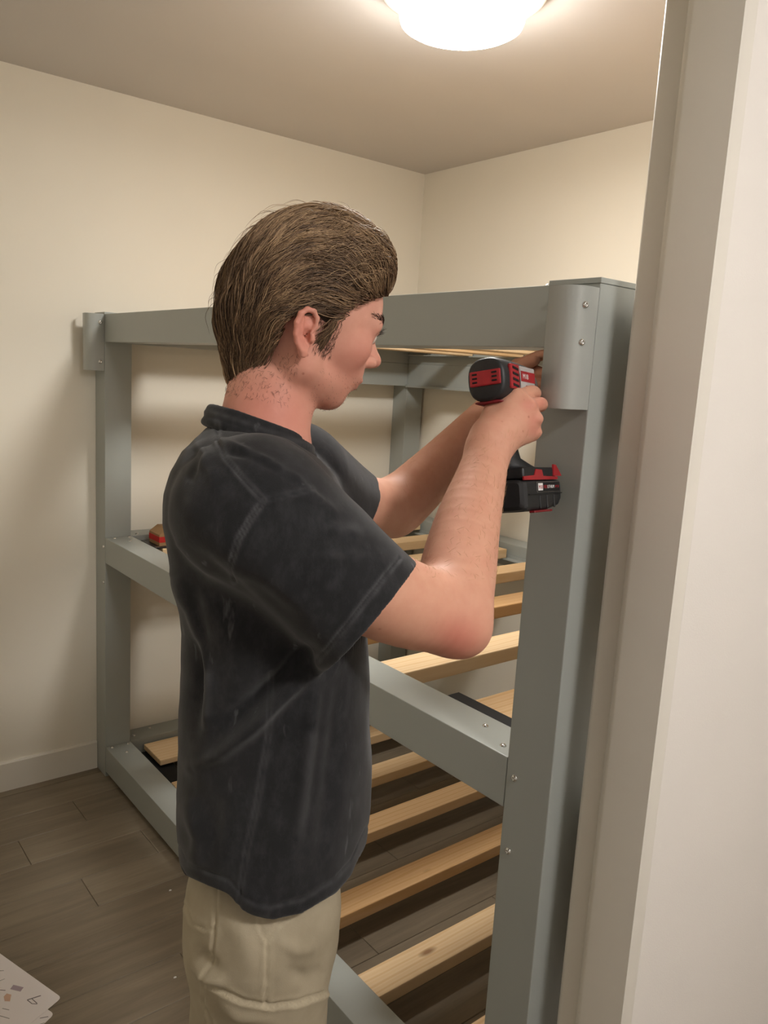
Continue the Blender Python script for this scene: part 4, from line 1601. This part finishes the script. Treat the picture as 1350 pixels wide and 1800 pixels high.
M_DRED2 = plastic('drill_dark_red', srgb(120, 22, 30), 0.45)
M_DGRY = plastic('drill_grey', srgb(92, 88, 84), 0.4)
M_SLOT = plastic('vent_dark', srgb(8, 8, 9), 0.8)
M_SILV = plastic('badge_silver', srgb(176, 172, 170), 0.3)
M_WHT = plastic('print_white', srgb(232, 230, 228), 0.5)


OFFX = 0.0


def dfin(name, bm, mat, parent=None, smooth=False):
    bm.transform(DMAT @ Matrix.Translation((OFFX, 0, 0)))
    return finish(name, bm, mat, parent or drill, smooth)


def child(name, bm, mat, par, smooth=False):
    """part of a part: same place, hung under par"""
    bm.transform(DMAT @ Matrix.Translation((OFFX, 0, 0)))
    o = finish(name, bm, mat, None, smooth)
    o.parent = par
    return o


def loft(secs, n=28, e=2.4):
    """sections (x, half width, z low, z high) joined along the tool axis"""
    bm = bmesh.new()
    rings = []
    for x_, hw, z0, z1 in secs:
        ring = []
        for k_ in range(n):
            t = 2 * math.pi * k_ / n
            cx, cz = math.cos(t), math.sin(t)
            ring.append(bm.verts.new((x_, hw * math.copysign(abs(cx) ** (2 / e), cx), (z0 + z1) / 2 + (z1 - z0) / 2 * math.copysign(abs(cz) ** (2 / e), cz))))
        rings.append(ring)
    for a, b in zip(rings[:-1], rings[1:]):
        for k_ in range(n):
            bm.faces.new((a[k_], b[k_], b[(k_ + 1) % n], a[(k_ + 1) % n]))
    bm.faces.new(rings[0]); bm.faces.new(list(reversed(rings[-1])))
    return bm


house = dfin('motor_housing', loft([(0.0, 0.0235, -0.0245, 0.0255), (0.0015, 0.0270, -0.0280, 0.0285), (0.005, 0.0285, -0.0300, 0.0300), (0.030, 0.0295, -0.0310, 0.0305), (0.060, 0.0290, -0.0310, 0.0300), (0.095, 0.0275, -0.0290, 0.0280), (0.104, 0.0255, -0.0270, 0.0260)], 36, 2.6), M_DBLK, None, True)
dfin('gear_case', loft([(0.104, 0.0235, -0.0245, 0.0240), (0.108, 0.0240, -0.0250, 0.0245), (0.122, 0.0215, -0.0220, 0.0220), (0.132, 0.0150, -0.0150, 0.0150), (0.134, 0.0125, -0.0125, 0.0125)], 28, 2.0), M_DGRY, None, True)
bm = bmesh.new()
mx = Matrix(((0, 0, 1, 0), (0, 1, 0, 0), (-1, 0, 0, 0), (0, 0, 0, 1)))
bm_lathe(bm, [(0, 0.134), (0.0095, 0.134), (0.0105, 0.137), (0.0105, 0.148), (0.0082, 0.151), (0.0065, 0.153), (0, 0.153)], 20, mx)
dfin('chuck', bm, M_CHROME, None, True)
bm = bmesh.new()
bm_lathe(bm, [(0, 0.153), (0.0032, 0.153), (0.0032, DL - 0.008), (0.0022, DL - 0.004), (0.0012, DL), (0, DL)], 12, mx)
dfin('driver_bit', bm, M_STEEL, None, True)
# rear red panel with six slots
bm = bmesh.new()
bm_box(bm, -0.0025, 0.004, -0.0235, 0.0235, -0.0085, 0.0125, 0.0022, 2)
rear = dfin('rear_panel', bm, M_DRED)
for sy in (-1, 1):
    for k_ in range(3):
        bm = bmesh.new()
        bm_box(bm, -0.0031, -0.0022, sy * 0.0150 - 0.0038, sy * 0.0150 + 0.0038, 0.0068 - k_ * 0.0055, 0.0092 - k_ * 0.0055, 0.0003, 1)
        child('slot', bm, M_SLOT, rear)
# red vented cheek on each side, badge in front of it
for sy in (-1, 1):
    bm = bmesh.new()
    bm_box(bm, 0.016, 0.042, sy * 0.0285 - 0.0025, sy * 0.0285 + 0.0030, -0.0140, 0.0200, 0.0024, 2)
    vent = dfin('vent_cheek', bm, M_DRED)
    for k_ in range(4):
        bm = bmesh.new()
        z_ = 0.0130 - k_ * 0.0078
        bm_prism(bm, [(0.0205, sy * 0.0314, z_), (0.0375, sy * 0.0314, z_ - 0.0022), (0.0375, sy * 0.0314, z_ + 0.0012), (0.0205, sy * 0.0314, z_ + 0.0034)], (0, sy * 0.0007, 0))
        child('slot', bm, M_SLOT, vent)
    bm = bmesh.new()
    bm_box(bm, 0.048, 0.094, sy * 0.0280 - 0.0025, sy * 0.0280 + 0.0022, -0.0150, 0.0195, 0.0022, 2)
    badge = dfin('side_badge', bm, M_SILV)
    bm = bmesh.new()
    bm_box(bm, 0.049, 0.093, sy * 0.0280, sy * 0.0280 + sy * 0.0026 if sy > 0 else sy * 0.0280, -0.0020, 0.0125, 0.0, 1) if sy > 0 else bm_box(bm, 0.049, 0.093, sy * 0.0280 - 0.0026, sy * 0.0280, -0.0020, 0.0125, 0.0, 1)
    child('red_stripe', bm, M_DRED, badge)
    bm = bmesh.new()
    yb = sy * 0.0302
    bm_prism(bm, [(0.060, yb, -0.0125), (0.086, yb, -0.0110), (0.089, yb, -0.0055), (0.063, yb, -0.0070)], (0, sy * 0.0005, 0))
    child('dark_red_stripe', bm, M_DRED2, badge)
# red keel line under the body
dfin('keel_trim', loft([(0.004, 0.0200, -0.0325, -0.0285), (0.030, 0.0215, -0.0338, -0.0295), (0.060, 0.0190, -0.0335, -0.0290)], 16, 3), M_DRED2, None, True)


# handle: leans back a little below the body
def handle(z, hw, x0, x1, n=24):
    return [((x0 + x1) / 2 + (x1 - x0) / 2 * math.cos(2 * math.pi * k_ / n), hw * math.sin(2 * math.pi * k_ / n), z) for k_ in range(n)]


bm = bmesh.new()
rg = [[bm.verts.new(q) for q in handle(z, hw, x0, x1)] for z, hw, x0, x1 in ((-0.022, 0.0175, 0.024, 0.074), (-0.036, 0.0170, 0.026, 0.068), (-0.060, 0.0165, 0.024, 0.062), (-0.090, 0.0165, 0.028, 0.066), (-0.108, 0.0180, 0.030, 0.074), (-0.118, 0.0240, 0.034, 0.104), (-0.124, 0.0290, 0.034, 0.124))]
for a, b in zip(rg[:-1], rg[1:]):
    for k_ in range(24):
        bm.faces.new((a[k_], b[k_], b[(k_ + 1) % 24], a[(k_ + 1) % 24]))
bm.faces.new(rg[0]); bm.faces.new(list(reversed(rg[-1])))
dfin('grip', bm, M_DBLK, None, True)
bm = bmesh.new()
bm_box(bm, 0.064, 0.078, -0.008, 0.008, -0.060, -0.034, 0.004, 2)
dfin('trigger', bm, M_DRED)
# foot and slide-on battery
OFFX = 0.040
bm = bmesh.new()
bm_box(bm, -0.010, 0.100, -0.0345, 0.0345, -0.138, -0.1215, 0.005, 3)
dfin('foot', bm, M_DBLK)
for sy in (-1, 1):
    bm = bmesh.new()
    yb = sy * 0.0335
    prof = [(-0.012, -0.1395), (0.102, -0.1395), (0.102, -0.1355), (0.052, -0.1345), (0.048, -0.1255), (0.028, -0.1245), (0.022, -0.1330), (-0.012, -0.1345)]
    bm_prism(bm, [(a, yb, b) for a, b in prof], (0, sy * 0.0022, 0))
    dfin('foot_trim', bm, M_DRED)
    bm = bmesh.new()
    bm_prism(bm, [(0.087, yb, -0.1345), (0.116, yb, -0.1345), (0.098, yb, -0.1185), (0.089, yb, -0.1175)], (0, sy * 0.0028, 0))
    dfin('battery_latch', bm, M_DRED)
batt = dfin('battery', loft([(-0.017, 0.0300, -0.176, -0.142), (-0.014, 0.0350, -0.181, -0.139), (-0.008, 0.0375, -0.1835, -0.1385), (0.060, 0.0380, -0.184, -0.1385), (0.100, 0.0370, -0.179, -0.1385), (0.112, 0.0345, -0.173, -0.139), (0.116, 0.030, -0.167, -0.143)], 40, 6.5), M_DBLK, None, False)
bm = bmesh.new()
for k_ in range(3):
    bm_box(bm, 0.030 + k_ * 0.024, 0.034 + k_ * 0.024, 0.0366, 0.0388, -0.180, -0.162, 0.0006, 1)
bm_box(bm, -0.005, 0.108, 0.0368, 0.0390, -0.1605, -0.1590, 0.0004, 1)
child('battery_rib', bm, M_DBLK, batt)
bm = bmesh.new()
bm_box(bm, 0.010, 0.070, 0.030, 0.0386, -0.1855, -0.1825, 0.0006, 1)
child('battery_red_line', bm, M_DRED2, batt)
bm = bmesh.new()
bm_box(bm, 0.022, 0.100, 0.0376, 0.0386, -0.1575, -0.1425, 0.0004, 1)
lab = child('battery_label', bm, M_DGRY, batt)
bm = bmesh.new()
bm_box(bm, 0.0228, 0.0992, 0.0384, 0.0389, -0.1567, -0.1433, 0.0002, 1)
child('label_field', bm, M_SLOT, batt)
bm = bmesh.new()
bm_box(bm, 0.025, 0.0405, 0.0387, 0.0392, -0.1550, -0.1445, 0.0002, 1)
child('white_square', bm, M_WHT, batt)


def print_text(name, txt, x_, z_, size, mat, par, y_=0.0391):
    cu = bpy.data.curves.new('t', 'FONT')
    cu.body = txt
    cu.size = size
    cu.extrude = 0.00012
    tmp = bpy.data.objects.new('t', cu)
    COL.objects.link(tmp)
    me = bpy.data.meshes.new_from_object(tmp.evaluated_get(bpy.context.evaluated_depsgraph_get()))
    bpy.data.objects.remove(tmp)
    bpy.data.curves.remove(cu)
    # text plane x,y -> tool x, z on the right-hand side
    R_ = Matrix(((1, 0, 0, x_), (0, 0, 1, y_), (0, 1, 0, z_), (0, 0, 0, 1)))
    me.transform(DMAT @ Matrix.Translation((OFFX, 0, 0)) @ R_)
    me.name = name
    me.materials.clear()
    me.materials.append(mat)
    o = bpy.data.objects.new(name, me)
    link(o, par)
    return o


print_text('lettering', 'M18', 0.0262, -0.1525, 0.0072, M_DRED, batt, 0.0393)
print_text('lettering', 'RED', 0.0430, -0.1520, 0.0064, M_DRED, batt)
print_text('lettering', 'LITHIUM', 0.0560, -0.1520, 0.0064, M_WHT, batt)
print_text('lettering', 'XP 2.0', 0.0830, -0.1515, 0.0050, M_DRED, batt)
OFFX = 0.0
print_text('lettering', 'M18', 0.0530, 0.0020, 0.0100, M_WHT, badge, 0.0309)
